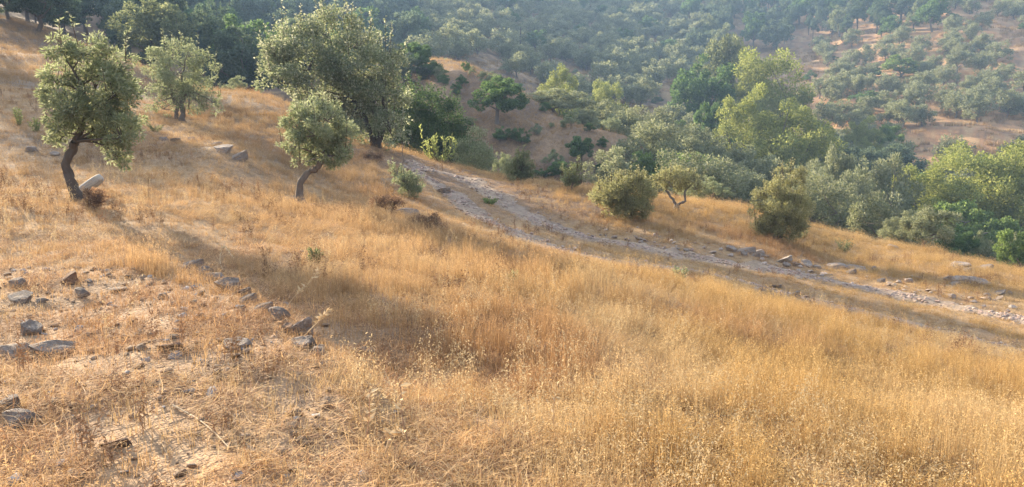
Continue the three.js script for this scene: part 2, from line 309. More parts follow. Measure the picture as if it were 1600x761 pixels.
const unit = () => { let x, y, z, l; do { x = rr(-1, 1); y = rr(-1, 1); z = rr(-1, 1); l = x * x + y * y + z * z; } while (l > 1 || l < 0.01); l = Math.sqrt(l); return [x / l, y / l, z / l]; };
// A crown: lobes [x, y, z, rx, ry, rz], each a cloud of leaf clumps. opt: leaves, len, wid, pal, up (leaves point up), clump (clump size), perLobe, shell
function crown(lobes, opt) {
  const mb = new MB(), tips = [], clumps = [];
  const wsum = lobes.reduce((s, l) => s + l[3] * l[4] + l[4] * l[5], 0);
  for (const [x, y, z, rx, ry, rz] of lobes) {
    const n = Math.max(5, Math.round(opt.clumps * (rx * ry + ry * rz) / wsum));
    for (let k = 0; k < n; k++) {
      const u = unit(), s = Math.pow(rr(opt.shell ?? 0.25, 1), 0.55), t = rnd();
      const c = { x: x + u[0] * rx * s, y: y + u[1] * ry * s, z: z + u[2] * rz * s, r: (rx + ry + rz) / 3 * (opt.clump || 0.3) * rr(0.65, 1.35), o: u, t, tone: rr(0.82, 1.16) };
      clumps.push(c); tips.push(V(c.x, c.y, c.z));
    }
  }
  const vol = clumps.reduce((s, c) => s + c.r * c.r, 0), pal = opt.pal;
  for (const c of clumps) {
    const n = Math.round(opt.leaves * c.r * c.r / vol);
    for (let k = 0; k < n; k++) {
      const u = unit(), d = c.r * Math.pow(rnd(), 0.45), x = c.x + u[0] * d, y = c.y + u[1] * d * (opt.flat || 0.85), z = c.z + u[2] * d, a = unit();
      let dx = u[0] * 0.7 + c.o[0] * 0.35 + a[0] * 0.7, dy = u[1] * 0.7 + c.o[1] * 0.35 + a[1] * 0.7 + (opt.up || 0), dz = u[2] * 0.7 + c.o[2] * 0.35 + a[2] * 0.7, l = Math.hypot(dx, dy, dz) || 1;
      dx /= l; dy /= l; dz /= l;
      const b = unit(), q = b[0] * dx + b[1] * dy + b[2] * dz; let nx = b[0] - q * dx, ny = b[1] - q * dy, nz = b[2] - q * dz; l = Math.hypot(nx, ny, nz) || 1;
      const m = rnd(), col = m < 0.5 ? lerp3(pal[0], pal[1], m * 2) : lerp3(pal[1], pal[2], (m - 0.5) * 2), v = c.tone * rr(0.85, 1.15), L = opt.len * rr(0.7, 1.3);
      mb.leaf(x, y, z, dx, dy, dz, nx / l, ny / l, nz / l, L, opt.wid * L / opt.len, col[0] * v, col[1] * v, col[2] * v);
    }
  }
  return { mb, tips, clumps };
}
function limbs(mb, root, lobes, tips, r0, col, twigs, sides = 6) {      // from the trunk's head to every lobe and on to the clumps
  for (const [x, y, z, rx, ry, rz] of lobes) {
    const c = V(x, y - ry * 0.2, z), len = root.distanceTo(c), bow = V(rr(-0.1, 0.1), rr(-0.02, 0.12), rr(-0.1, 0.1)).multiplyScalar(len), pts = curve(root, c, bow, 5);
    mb.tube(pts, taper(r0 * 0.5, r0 * 0.14, 5), sides, col);
  }
  for (let k = 0; k < Math.min(twigs, tips.length); k++) {
    const t = tips[Math.floor(k * tips.length / twigs)]; let best = lobes[0], bd = 1e9;
    for (const l of lobes) { const d = (l[0] - t.x) ** 2 + (l[1] - t.y) ** 2 + (l[2] - t.z) ** 2; if (d < bd) { bd = d; best = l; } }
    const c = V(best[0], best[1] - best[4] * 0.2, best[2]), d = c.distanceTo(t);
    mb.tube(curve(c, t, V(rr(-0.12, 0.12), rr(-0.1, 0.1), rr(-0.12, 0.12)).multiplyScalar(d), 3), taper(r0 * 0.22, r0 * 0.06, 3), 4, col);
  }
}
// --- prototypes for trees away from the camera, one metre tall and about a metre wide, scaled when placed
function protoTree(kind, seed, leaves) {
  reseed(seed);
  const P = {
    olive: { n: 11, pal: PAL.olive, trunk: 0.1, w: 0.52, len: 0.062, wid: 0.032, clumps: 52, clump: 0.44, flat: 0.95, shell: 0.5 },
    oak: { n: 8, pal: PAL.oak, trunk: 0.16, w: 0.5, len: 0.055, wid: 0.042, clumps: 55, clump: 0.4, flat: 0.8 },
    wood: { n: 9, pal: PAL.wood, trunk: 0.14, w: 0.48, len: 0.05, wid: 0.036, clumps: 60, clump: 0.38, flat: 0.75 },
    plane: { n: 12, pal: PAL.plane, trunk: 0.05, w: 0.48, len: 0.05, wid: 0.034, clumps: 90, clump: 0.42, up: 0.1 },
    pale: { n: 10, pal: PAL.pale, trunk: 0.12, w: 0.45, len: 0.05, wid: 0.034, clumps: 80, clump: 0.34 },
    bright: { n: 7, pal: PAL.bright, trunk: 0.06, w: 0.5, len: 0.06, wid: 0.042, clumps: 46, clump: 0.4 },
    shrub: { n: 6, pal: PAL.oliveNear, trunk: 0.02, w: 0.5, len: 0.055, wid: 0.026, clumps: 46, clump: 0.42, up: 0.25 },
    darkshrub: { n: 6, pal: PAL.oak, trunk: 0.02, w: 0.5, len: 0.055, wid: 0.034, clumps: 40, clump: 0.42, up: 0.15 },
    pine: { n: 12, pal: PAL.pine, trunk: 0.3, w: 0.3, len: 0.05, wid: 0.018, clumps: 90, clump: 0.36, flat: 0.6 },
  }[kind];
  const lobes = [], base = P.trunk, hh = 1 - base;
  for (let k = 0; k < P.n; k++) {
    const t = (k + 0.5) / P.n, a = k * 2.4 + rr(-0.5, 0.5), y = base + hh * mixn(0.2, 0.84, t), env = kind === 'pine' ? mixn(1, 0.35, t) : kind === 'plane' ? Math.sqrt(1 - (t * 0.95) ** 2) * 0.95 + 0.05 : Math.sin(Math.PI * mixn(0.28, 0.86, t));
    const rad = P.w * env * rr(0.35, 0.72), lr = P.w * rr(0.36, 0.56) * (0.55 + 0.45 * env);
    lobes.push([Math.cos(a) * rad, Math.min(y, 0.98 - lr * 0.8), Math.sin(a) * rad, lr, lr * rr(0.72, 0.95), lr]);
  }
  const cr = crown(lobes, { leaves, len: P.len * Math.sqrt(3200 / leaves), wid: P.wid * Math.sqrt(3200 / leaves), pal: P.pal, clumps: P.clumps, clump: P.clump, flat: P.flat, up: P.up, shell: P.shell });
  const tb = new MB(), lean = rr(-0.06, 0.06), head = V(lean, Math.max(0.14, base + 0.1), rr(-0.05, 0.05)), r0 = kind === 'pine' ? 0.02 : kind.endsWith('shrub') ? 0.016 : 0.035;
  if (kind === 'pine') tb.tube([V(0, -0.05, 0), V(lean * 0.3, 0.3, 0), V(lean, 0.6, 0), V(lean, 0.95, 0)], [r0, r0 * 0.85, r0 * 0.6, r0 * 0.2], 6, BARK.dark);
  else tb.tube([V(0, -0.08, 0), V(lean * 0.2, 0.02, 0), V(lean * 0.9 + rr(-0.02, 0.02), head.y * 0.55, head.z * 0.5), head], [r0 * 1.35, r0, r0 * 0.8, r0 * 0.8], 7, BARK.grey);
  limbs(tb, head, lobes.slice(0, 6), cr.tips, r0, BARK.grey, 10, 5);
  return { trunk: tb.geo(true), crown: cr.mb.geo(false) };
}
const protos = {};
for (const [kind, far, mid] of [['olive', 6, 5], ['oak', 2, 3], ['wood', 4, 2], ['plane', 2, 3], ['pale', 2, 2], ['bright', 2, 2], ['shrub', 2, 3], ['darkshrub', 2, 2], ['pine', 2, 0]]) {
  protos[kind] = { far: Array.from({ length: far }, (_, i) => protoTree(kind, kind.length * 100 + i * 7 + 3, kind === 'olive' ? 3200 : 4200)), mid: Array.from({ length: mid }, (_, i) => protoTree(kind, kind.length * 100 + i * 11 + 57, kind === 'plane' ? 20000 : 9000)) };
}
let placedCount = 0;
const placed = [];
function plant(kind, name, label, category, group, x, z, h, w, opt = {}) {
  const set = protos[kind], d = Math.hypot(x, z), list = d < (kind === 'olive' ? 90 : 135) && set.mid.length ? set.mid : set.far, pr = list[placedCount % list.length];
  const y = ground(x, z), o = new THREE.Group(); o.name = numbered(name); o.position.set(x, y, z); o.rotation.y = hash2(placedCount, 77) * 6.28; o.scale.set(w, h, w);
  tag(o, label, category, group);
  const t = new THREE.Mesh(pr.trunk, M.bark), c = new THREE.Mesh(pr.crown, M.leaf); t.name = 'trunk'; c.name = kind.endsWith('shrub') ? 'foliage' : 'crown';
  if (kind.endsWith('shrub')) t.name = 'stem';
  t.castShadow = c.castShadow = t.receiveShadow = c.receiveShadow = true; o.add(t, c); scene.add(o); placedCount++; placed.push([x, z, w / 2]);
  return o;
}
// by the pixel of its foot (the ground gives the distance) or, with D, by the pixel of its top at that distance
function plantAt(kind, name, label, category, group, px, pyTop, pyBase, wpx, D) {
  let p;
  if (D) { p = at(px, pyTop, D); } else { p = hit(px, pyBase, 28); }
  const d = -p.z, top = at(px, pyTop, d).y, h = clamp(top - ground(p.x, p.z), 0.4, 16), w = wpx * d / F * 1.2;
  return plant(kind, name, label, category, group, p.x, p.z, h, w);
}
// --- close trees, each with a trunk and crown of its own
function ownTree(name, label, category, foot, D, opt) {
  reseed(opt.seed);
  const b = hit(foot[0], foot[1]); const dd = D || -b.z, k = dd / F;
  if (D) { const q = at(foot[0], foot[1], D); b.set(q.x, ground(q.x, q.z), q.z); }
  const rel = (px, py, dz = 0) => V((px - foot[0]) * k, (foot[1] - py) * k * 1.0, dz);
  const o = new THREE.Group(); o.name = numbered(name); o.position.copy(b); tag(o, label, category);
  const lobes = opt.lobes.map(([px, py, rx, ry, dz = 0, rz]) => { const c = rel(px, py, dz); return [c.x, c.y, c.z, rx * k, ry * k, (rz || (rx + ry) / 2) * k]; });
  const cr = crown(lobes, opt), tb = new MB();
  if (opt.shoots) for (let s = 0; s < opt.shoots; s++) {       // upright leafy shoots that break the outline
    const l = lobes[s % lobes.length], a = rr(0, 6.28), q = rr(0.2, 0.95), x0 = l[0] + Math.cos(a) * l[3] * q, z0 = l[2] + Math.sin(a) * l[5] * q, y0 = l[1] + l[4] * Math.sqrt(Math.max(0.05, 1 - q * q)) * 0.8, L = (opt.shootLen || 0.7) * rr(0.5, 1.2), lean = V((x0 - l[0]) / l[3] * 0.35 + rr(-0.15, 0.15), 1, (z0 - l[2]) / l[5] * 0.35 + rr(-0.15, 0.15)).normalize();
    cr.mb.tube([V(x0, y0 - 0.15, z0), V(x0 + lean.x * L, y0 + lean.y * L, z0 + lean.z * L)], [0.009, 0.003], 4, BARK.brown);
    for (let q2 = 0; q2 < (opt.shootLeaves || 22); q2++) { const t = rr(0.02, 1.02) * L, u = unit(), n = unit(), c = opt.pal[1 + (q2 % 2)], v = rr(0.8, 1.15), dq = u[0] * n[0] + u[1] * n[1] + u[2] * n[2], nn = V(n[0] - dq * u[0], n[1] - dq * u[1], n[2] - dq * u[2]).normalize(); cr.mb.leaf(x0 + lean.x * t, y0 + lean.y * t, z0 + lean.z * t, u[0], u[1] * 0.6 + 0.3, u[2], nn.x, nn.y, nn.z, opt.len * rr(0.8, 1.4), opt.wid * rr(0.9, 1.3), c[0] * v, c[1] * v, c[2] * v); }
  }
  for (const tr of opt.trunks) {
    const pts = tr.path.map(([px, py, dz]) => rel(px, py, dz)); pts[0].y -= 0.15;
    const cv = new THREE.CatmullRomCurve3(pts), n = 26, P = cv.getPoints(n);
    P.forEach((q, j) => { if (j) { q.x += 0.28 * tr.r[0] * vnoise(j * 0.4, opt.seed); q.z += 0.28 * tr.r[0] * vnoise(j * 0.4, opt.seed + 9); } });
    tb.tube(P, P.map((_, j) => mixn(tr.r[0], tr.r[1], j / n) * (1 + 0.9 * Math.exp(-j / 2.4))), 14, opt.bark || BARK.grey, 0.3);
    const mine = tr.to ? tr.to.map((q) => lobes[q]) : lobes; if (!mine.length) continue;
    const top = mine.reduce((a, l) => (l[1] > a[1] ? l : a)), mid = V(0, 0, 0); mine.forEach((l) => mid.add(V(l[0], l[1], l[2]))); mid.divideScalar(mine.length);
    const lead = new THREE.CatmullRomCurve3([P[n], mid.clone().lerp(P[n], 0.35), mid.clone().lerp(V(top[0], top[1], top[2]), 0.35), V(top[0], top[1], top[2])]).getPoints(14);
    lead.forEach((q, j) => { if (j) { q.x += rr(-0.3, 0.3) * tr.r[1]; q.z += rr(-0.3, 0.3) * tr.r[1]; } });
    tb.tube(lead, lead.map((_, j) => tr.r[1] * mixn(1, 0.12, j / 14)), 8, opt.bark || BARK.grey);
    for (const l of mine) { if (l === top) continue; let best = 0, bd = 1e9; lead.forEach((q, j) => { const hd = Math.hypot(q.x - l[0], q.z - l[2]), e = Math.abs(q.y - (l[1] - 0.7 * hd)) + 0.25 * hd; if (e < bd && j < 12) { bd = e; best = j; } }); limbs(tb, lead[best], [l], [], tr.r[1] * mixn(1, 0.35, best / 14), opt.bark || BARK.grey, 0, 6); }
  }
  limbs(tb, V(lobes[0][0], lobes[0][1], lobes[0][2]), [], [], 0.01, BARK.grey, 0);
  { const all = cr.tips; for (let q = 0; q < (opt.twigs || 40); q++) { const t = all[Math.floor(rnd() * all.length)]; let best = lobes[0], bd = 1e9; for (const l of lobes) { const d = (l[0] - t.x) ** 2 + (l[1] - t.y) ** 2 + (l[2] - t.z) ** 2; if (d < bd) { bd = d; best = l; } } const c = V(best[0], best[1] - best[4] * 0.3, best[2]), d = c.distanceTo(t); tb.tube(curve(c, t, V(rr(-0.15, 0.15), rr(-0.1, 0.1), rr(-0.15, 0.15)).multiplyScalar(d), 4), taper(opt.twigR || 0.014, 0.004, 4), 5, opt.bark || BARK.grey); } }
  tb.build(opt.stems || 'trunk', M.bark, o, true); cr.mb.build(opt.leafy || 'crown', M.leaf, o); scene.add(o); placed.push([b.x, b.z, 1]);
  return o;
}
const NEAR = { len: 0.078, wid: 0.025, pal: PAL.oliveNear };
ownTree('olive_tree', 'leaning olive tree with bent dark trunk beside pale rounded boulder', 'olive tree', [126, 314], 12.6, { ...NEAR, seed: 11, leaves: 17500, clumps: 230, clump: 0.31, bark: BARK.dark, twigs: 110, shoots: 26, shootLen: 0.35, shootLeaves: 16,
  lobes: [[126, 82, 24, 22, 0.2], [156, 86, 30, 26, 0], [188, 104, 26, 30, -0.2], [112, 128, 26, 28, 0.1], [150, 134, 36, 30, -0.3], [196, 148, 34, 32, 0.1], [100, 150, 26, 24, -0.2], [140, 180, 34, 28, 0.3], [190, 188, 40, 30, 0], [212, 212, 24, 30, 0.25], [172, 216, 32, 26, -0.2], [122, 206, 24, 26, 0.2], [196, 242, 28, 20, 0.1], [114, 222, 14, 18, -0.1]],
  trunks: [{ path: [[126, 314, 0], [115, 288, 0.02], [110, 262, 0], [118, 238, -0.05], [126, 224, 0]], r: [0.085, 0.06] }] });
ownTree('olive_tree', 'round-crowned olive tree with trunk curving right, mid field', 'olive tree', [472, 322], 16.5, { ...NEAR, seed: 23, leaves: 15000, clumps: 180, clump: 0.3, twigs: 70, shoots: 40, shootLen: 0.3, shootLeaves: 18,
  lobes: [[494, 178, 28, 22, 0], [520, 186, 26, 24, 0.2], [470, 200, 26, 22, -0.2], [502, 206, 34, 28, 0.3], [535, 214, 22, 26, -0.1], [462, 226, 18, 22, 0.1], [484, 236, 26, 24, -0.3], [520, 240, 28, 24, 0.1], [540, 240, 15, 22, 0.1], [478, 256, 16, 12, 0.2], [505, 225, 34, 30, -0.4]],
  trunks: [{ path: [[472, 322, 0], [468, 302, 0], [474, 284, 0.05], [488, 270, 0], [500, 263, 0], [510, 248, 0]], r: [0.085, 0.062] }] });
ownTree('olive_tree', 'spreading olive tree on the crest left of the hazy wood', 'olive tree', [284, 191], 26, { ...NEAR, seed: 31, len: 0.09, wid: 0.03, leaves: 12500, clumps: 170, clump: 0.3, twigs: 50, shoots: 40, shootLen: 0.45, shootLeaves: 16,
  lobes: [[276, 94, 28, 22, 0], [306, 92, 26, 20, 0.3], [252, 104, 24, 22, -0.3], [288, 118, 38, 26, 0.4], [324, 118, 24, 26, 0], [246, 132, 20, 28, 0], [274, 144, 32, 26, -0.5], [312, 146, 30, 24, 0], [336, 160, 18, 20, 0.2], [304, 168, 26, 16, 0.4], [246, 164, 20, 20, 0.2], [326, 176, 18, 12, 0.3], [262, 172, 18, 12, 0.2]],
  trunks: [{ path: [[278, 190, 0], [276, 180, 0], [280, 172, 0], [274, 160, 0]], r: [0.07, 0.055], to: [0, 2, 5, 6] }, { path: [[286, 192, 0.1], [288, 180, 0.1], [286, 166, 0], [294, 152, 0]], r: [0.09, 0.07] }] });
ownTree('wild_pear_tree', 'large pale-leaved tree with upright shoots standing behind round olive', 'tree', [585, 232], 28.5, { seed: 41, len: 0.1, wid: 0.06, pal: PAL.pear, leaves: 40000, clumps: 320, clump: 0.34, twigs: 90, twigR: 0.025, shoots: 130, shootLen: 1.0, shootLeaves: 24, bark: BARK.dark,
  lobes: [[520, 60, 46, 30, 0], [470, 84, 40, 28, 0.4], [555, 72, 40, 34, -0.5], [440, 106, 30, 26, 0], [498, 110, 52, 34, 1], [560, 112, 52, 36, 0.5], [606, 112, 30, 34, 0], [450, 132, 36, 20, 0.6], [480, 146, 34, 16, 0], [530, 150, 46, 32, -0.8], [590, 156, 46, 34, 0.2], [622, 150, 20, 30, -0.3], [560, 186, 44, 28, 0], [612, 196, 34, 26, 0.3], [545, 200, 34, 22, 0.6], [585, 210, 34, 20, 0.8], [500, 168, 34, 18, 0.5], [620, 218, 24, 18, 0.6]],
  trunks: [{ path: [[585, 232, 0], [580, 212, 0], [572, 190, 0], [560, 165, 0]], r: [0.14, 0.1] }, { path: [[585, 232, 0], [600, 205, 0.2], [604, 180, 0.2]], r: [0.14, 0.1], to: [5, 6, 10, 11, 13] }] });
ownTree('bush', 'wide dark green bush left of the yellow-green sapling', 'bush', [625, 262], 35, { seed: 43, len: 0.11, wid: 0.06, pal: PAL.deep, leaves: 15000, clumps: 130, clump: 0.34, twigs: 30, shoots: 50, shootLen: 0.6, leafy: 'foliage', stems: 'stem', up: 0.2,
  lobes: [[612, 180, 38, 36, 0], [650, 168, 40, 34, 0.5], [640, 206, 46, 40, -0.5], [600, 220, 34, 34, 0.4], [660, 226, 36, 34, 0.2]], trunks: [{ path: [[625, 262, 0], [628, 240, 0]], r: [0.1, 0.07] }] });
ownTree('bush', 'tall dark green bush behind the yellow-green sapling', 'bush', [694, 268], 36.5, { seed: 47, len: 0.11, wid: 0.06, pal: PAL.deep, leaves: 15000, clumps: 120, clump: 0.34, twigs: 30, shoots: 45, shootLen: 0.6, leafy: 'foliage', stems: 'stem', up: 0.2,
  lobes: [[676, 160, 30, 28, 0], [702, 174, 30, 32, 0.5], [690, 204, 42, 36, -0.5], [716, 222, 30, 34, 0.4], [676, 236, 34, 30, 0.2]], trunks: [{ path: [[694, 268, 0], [694, 244, 0]], r: [0.1, 0.07] }] });
ownTree('bush', 'grey-green bush right of the yellow-green sapling', 'bush', [744, 270], 34, { seed: 53, len: 0.09, wid: 0.035, pal: PAL.oliveNear, leaves: 7000, clumps: 90, clump: 0.36, twigs: 20, shoots: 40, shootLen: 0.35, leafy: 'foliage', stems: 'stem', up: 0.3,
  lobes: [[744, 214, 18, 20, 0], [738, 236, 28, 26, 0.3], [756, 242, 18, 26, -0.3], [728, 252, 22, 18, 0]], trunks: [{ path: [[744, 272, 0], [744, 250, 0]], r: [0.07, 0.05] }] });
ownTree('bush', 'dense round olive bush beside the track, beside forked small olive', 'bush', [978, 342], 22.6, { seed: 59, len: 0.07, wid: 0.024, pal: PAL.oliveWarm, leaves: 24000, clumps: 170, clump: 0.32, twigs: 40, shoots: 120, shootLen: 0.28, shootLeaves: 14, leafy: 'foliage', stems: 'stem', up: 0.3,
  lobes: [[958, 290, 28, 20, 0], [985, 284, 24, 16, 0.3], [975, 302, 40, 26, 0.2], [946, 306, 24, 20, -0.2], [1002, 306, 20, 24, 0], [986, 322, 32, 18, 0.2], [955, 322, 26, 14, 0], [975, 334, 34, 10, 0.1], [1000, 328, 18, 12, 0]], trunks: [{ path: [[978, 345, 0], [976, 322, 0]], r: [0.06, 0.045] }, { path: [[978, 345, 0], [992, 320, 0.1]], r: [0.05, 0.035], to: [4, 5] }] });
ownTree('olive_tree', 'small flat-topped olive tree with thin forked trunks on the bank', 'olive tree', [1056, 333], 25, { seed: 61, len: 0.07, wid: 0.024, pal: PAL.oliveWarm, leaves: 7000, clumps: 100, clump: 0.34, twigs: 40, shoots: 40, shootLen: 0.25, shootLeaves: 12,
  lobes: [[1036, 282, 20, 13, 0], [1056, 278, 24, 13, 0.3], [1078, 284, 20, 14, 0], [1048, 294, 28, 10, -0.3], [1084, 296, 14, 11, 0.2]],
  trunks: [{ path: [[1054, 333, 0], [1054, 322, 0], [1044, 308, 0], [1038, 298, 0]], r: [0.055, 0.035], to: [0, 1, 3] }, { path: [[1056, 333, 0.1], [1060, 322, 0.1], [1069, 318, 0.1], [1067, 308, 0.1], [1071, 300, 0]], r: [0.05, 0.03], to: [2, 4] }] });
ownTree('bush', 'tall olive bush above the roadside rocks at right', 'bush', [1212, 378], 22.6, { seed: 67, len: 0.07, wid: 0.024, pal: PAL.oliveWarm, leaves: 26000, clumps: 190, clump: 0.3, twigs: 60, shoots: 110, shootLen: 0.3, shootLeaves: 14, leafy: 'foliage', stems: 'stem', up: 0.2,
  lobes: [[1228, 278, 24, 16, 0], [1210, 296, 26, 20, 0.2], [1240, 300, 20, 24, -0.2], [1196, 318, 24, 22, 0], [1222, 326, 34, 28, 0.3], [1190, 342, 24, 20, 0.1], [1216, 352, 36, 18, 0.1], [1246, 346, 16, 22, 0], [1204, 362, 28, 12, 0], [1220, 370, 34, 10, 0.1], [1186, 362, 16, 12, 0]], trunks: [{ path: [[1212, 380, 0], [1212, 352, 0]], r: [0.06, 0.045] }, { path: [[1212, 380, 0], [1232, 345, 0.1]], r: [0.05, 0.035], to: [2, 4, 7] }] });
ownTree('sapling', 'small wispy sapling on the grassy edge left of the round bush', 'sapling', [894, 302], 26.4, { seed: 71, len: 0.075, wid: 0.03, pal: PAL.pale, leaves: 2200, clumps: 50, clump: 0.35, twigs: 30, shoots: 26, shootLen: 0.35, shootLeaves: 12,
  lobes: [[884, 276, 12, 10, 0], [902, 266, 10, 10, 0.1], [894, 282, 16, 9, 0], [906, 284, 8, 7, 0]], trunks: [{ path: [[894, 304, 0], [893, 294, 0], [896, 284, 0]], r: [0.03, 0.02] }] });
ownTree('bush', 'small light green bush on the field edge left of the sapling', 'bush', [814, 284], 29, { seed: 73, len: 0.08, wid: 0.03, pal: PAL.pale, leaves: 5000, clumps: 70, clump: 0.35, twigs: 20, shoots: 40, shootLen: 0.35, leafy: 'foliage', stems: 'stem', up: 0.35,
  lobes: [[814, 252, 16, 14, 0], [806, 266, 14, 14, 0.2], [822, 266, 12, 14, -0.1], [814, 272, 16, 10, 0]], trunks: [{ path: [[814, 286, 0], [814, 270, 0]], r: [0.04, 0.03] }] });
// leafy sapling of upright wands
{
  reseed(79); const b = at(690, 250, 30); b.y = ground(b.x, b.z); const o = new THREE.Group(); o.name = numbered('fig_sapling'); o.position.copy(b); tag(o, 'bright yellow-green sapling of upright leafy wands by the track', 'sapling'); scene.add(o);
  const s = new MB(), l = new MB(), k = 31 / F;
  for (let q = 0; q < 17; q++) {
    const a = rr(0, 6.28), sp2 = rr(0.15, 0.85), top = V(Math.cos(a) * sp2 * 1.15, (q ? rr(0.75, 1.1) : 1.5) * (1.4 - sp2 * 0.45), Math.sin(a) * sp2 * 0.6), pts = curve(V(0, -0.1, 0), top, V(top.x * 0.18, -0.12, top.z * 0.18), 6);
    s.tube(pts, taper(0.022, 0.006, 6), 5, BARK.brown);
    for (let t = 0.22; t < 1.02; t += 0.03) { const i = Math.min(5, Math.floor(t * 6)), f = t * 6 - i, p = pts[i].clone().lerp(pts[i + 1], f), u = unit(), d = V(u[0], Math.abs(u[1]) * 0.8 + 0.35, u[2]).normalize(), n = V(...unit()).cross(d).normalize(), v = rr(0.85, 1.2); l.leaf(p.x, p.y, p.z, d.x, d.y, d.z, n.x, n.y, n.z, rr(0.12, 0.19), rr(0.05, 0.075), 0.35 * v, 0.39 * v, 0.13 * v); }
  }
  s.build('stem', M.bark, o, true); l.build('foliage', M.leaf, o);
}
// --- trees beyond the field edge
const OL = 'olive_tree', G = {};
const edge = [
  ['olive', OL, 'grey-green olive with low trunk at the field edge, left of its twin', 'olive tree', 1372, 298, 0, 84, 33], ['olive', OL, 'grey olive tree with forked foot above the roadside rubble', 'olive tree', 1450, 322, 0, 74, 28.2],
  ['olive', OL, 'small low olive between two larger olives on the edge', 'olive tree', 1398, 338, 0, 40, 30], ['darkshrub', 'bush', 'dark rounded bush right of the forked-foot olive', 'bush', 1496, 348, 0, 58, 31], ['shrub', 'bush', 'olive-coloured shrub tucked beside the dark rounded bush', 'bush', 1532, 356, 0, 40, 31],
  ['olive', OL, 'pale olive bush at the right margin above the rocks', 'olive tree', 1580, 362, 0, 70, 30], ['bright', 'bush', 'fresh green bush cut off by the right margin', 'bush', 1606, 352, 0, 60, 27.5],
  ['shrub', 'bush', 'low olive bush right of the flat-topped small olive', 'bush', 1112, 274, 0, 60, 31], ['shrub', 'bush', 'rounded olive shrub behind the flat-topped small olive', 'bush', 1090, 268, 0, 50, 33], ['olive', OL, 'low grey olive behind the tall roadside bush', 'olive tree', 1270, 268, 0, 100, 36], ['olive', OL, 'dark grey olive between tall roadside bush and edge olive', 'olive tree', 1318, 284, 0, 90, 40],
  ['dead', 'dead_bush', '', '', 0],
];
for (const [k, n, l, c, px, t, b, w, D] of edge) if (px) plantAt(k, n, l, c, undefined, px, t, b, w, D);
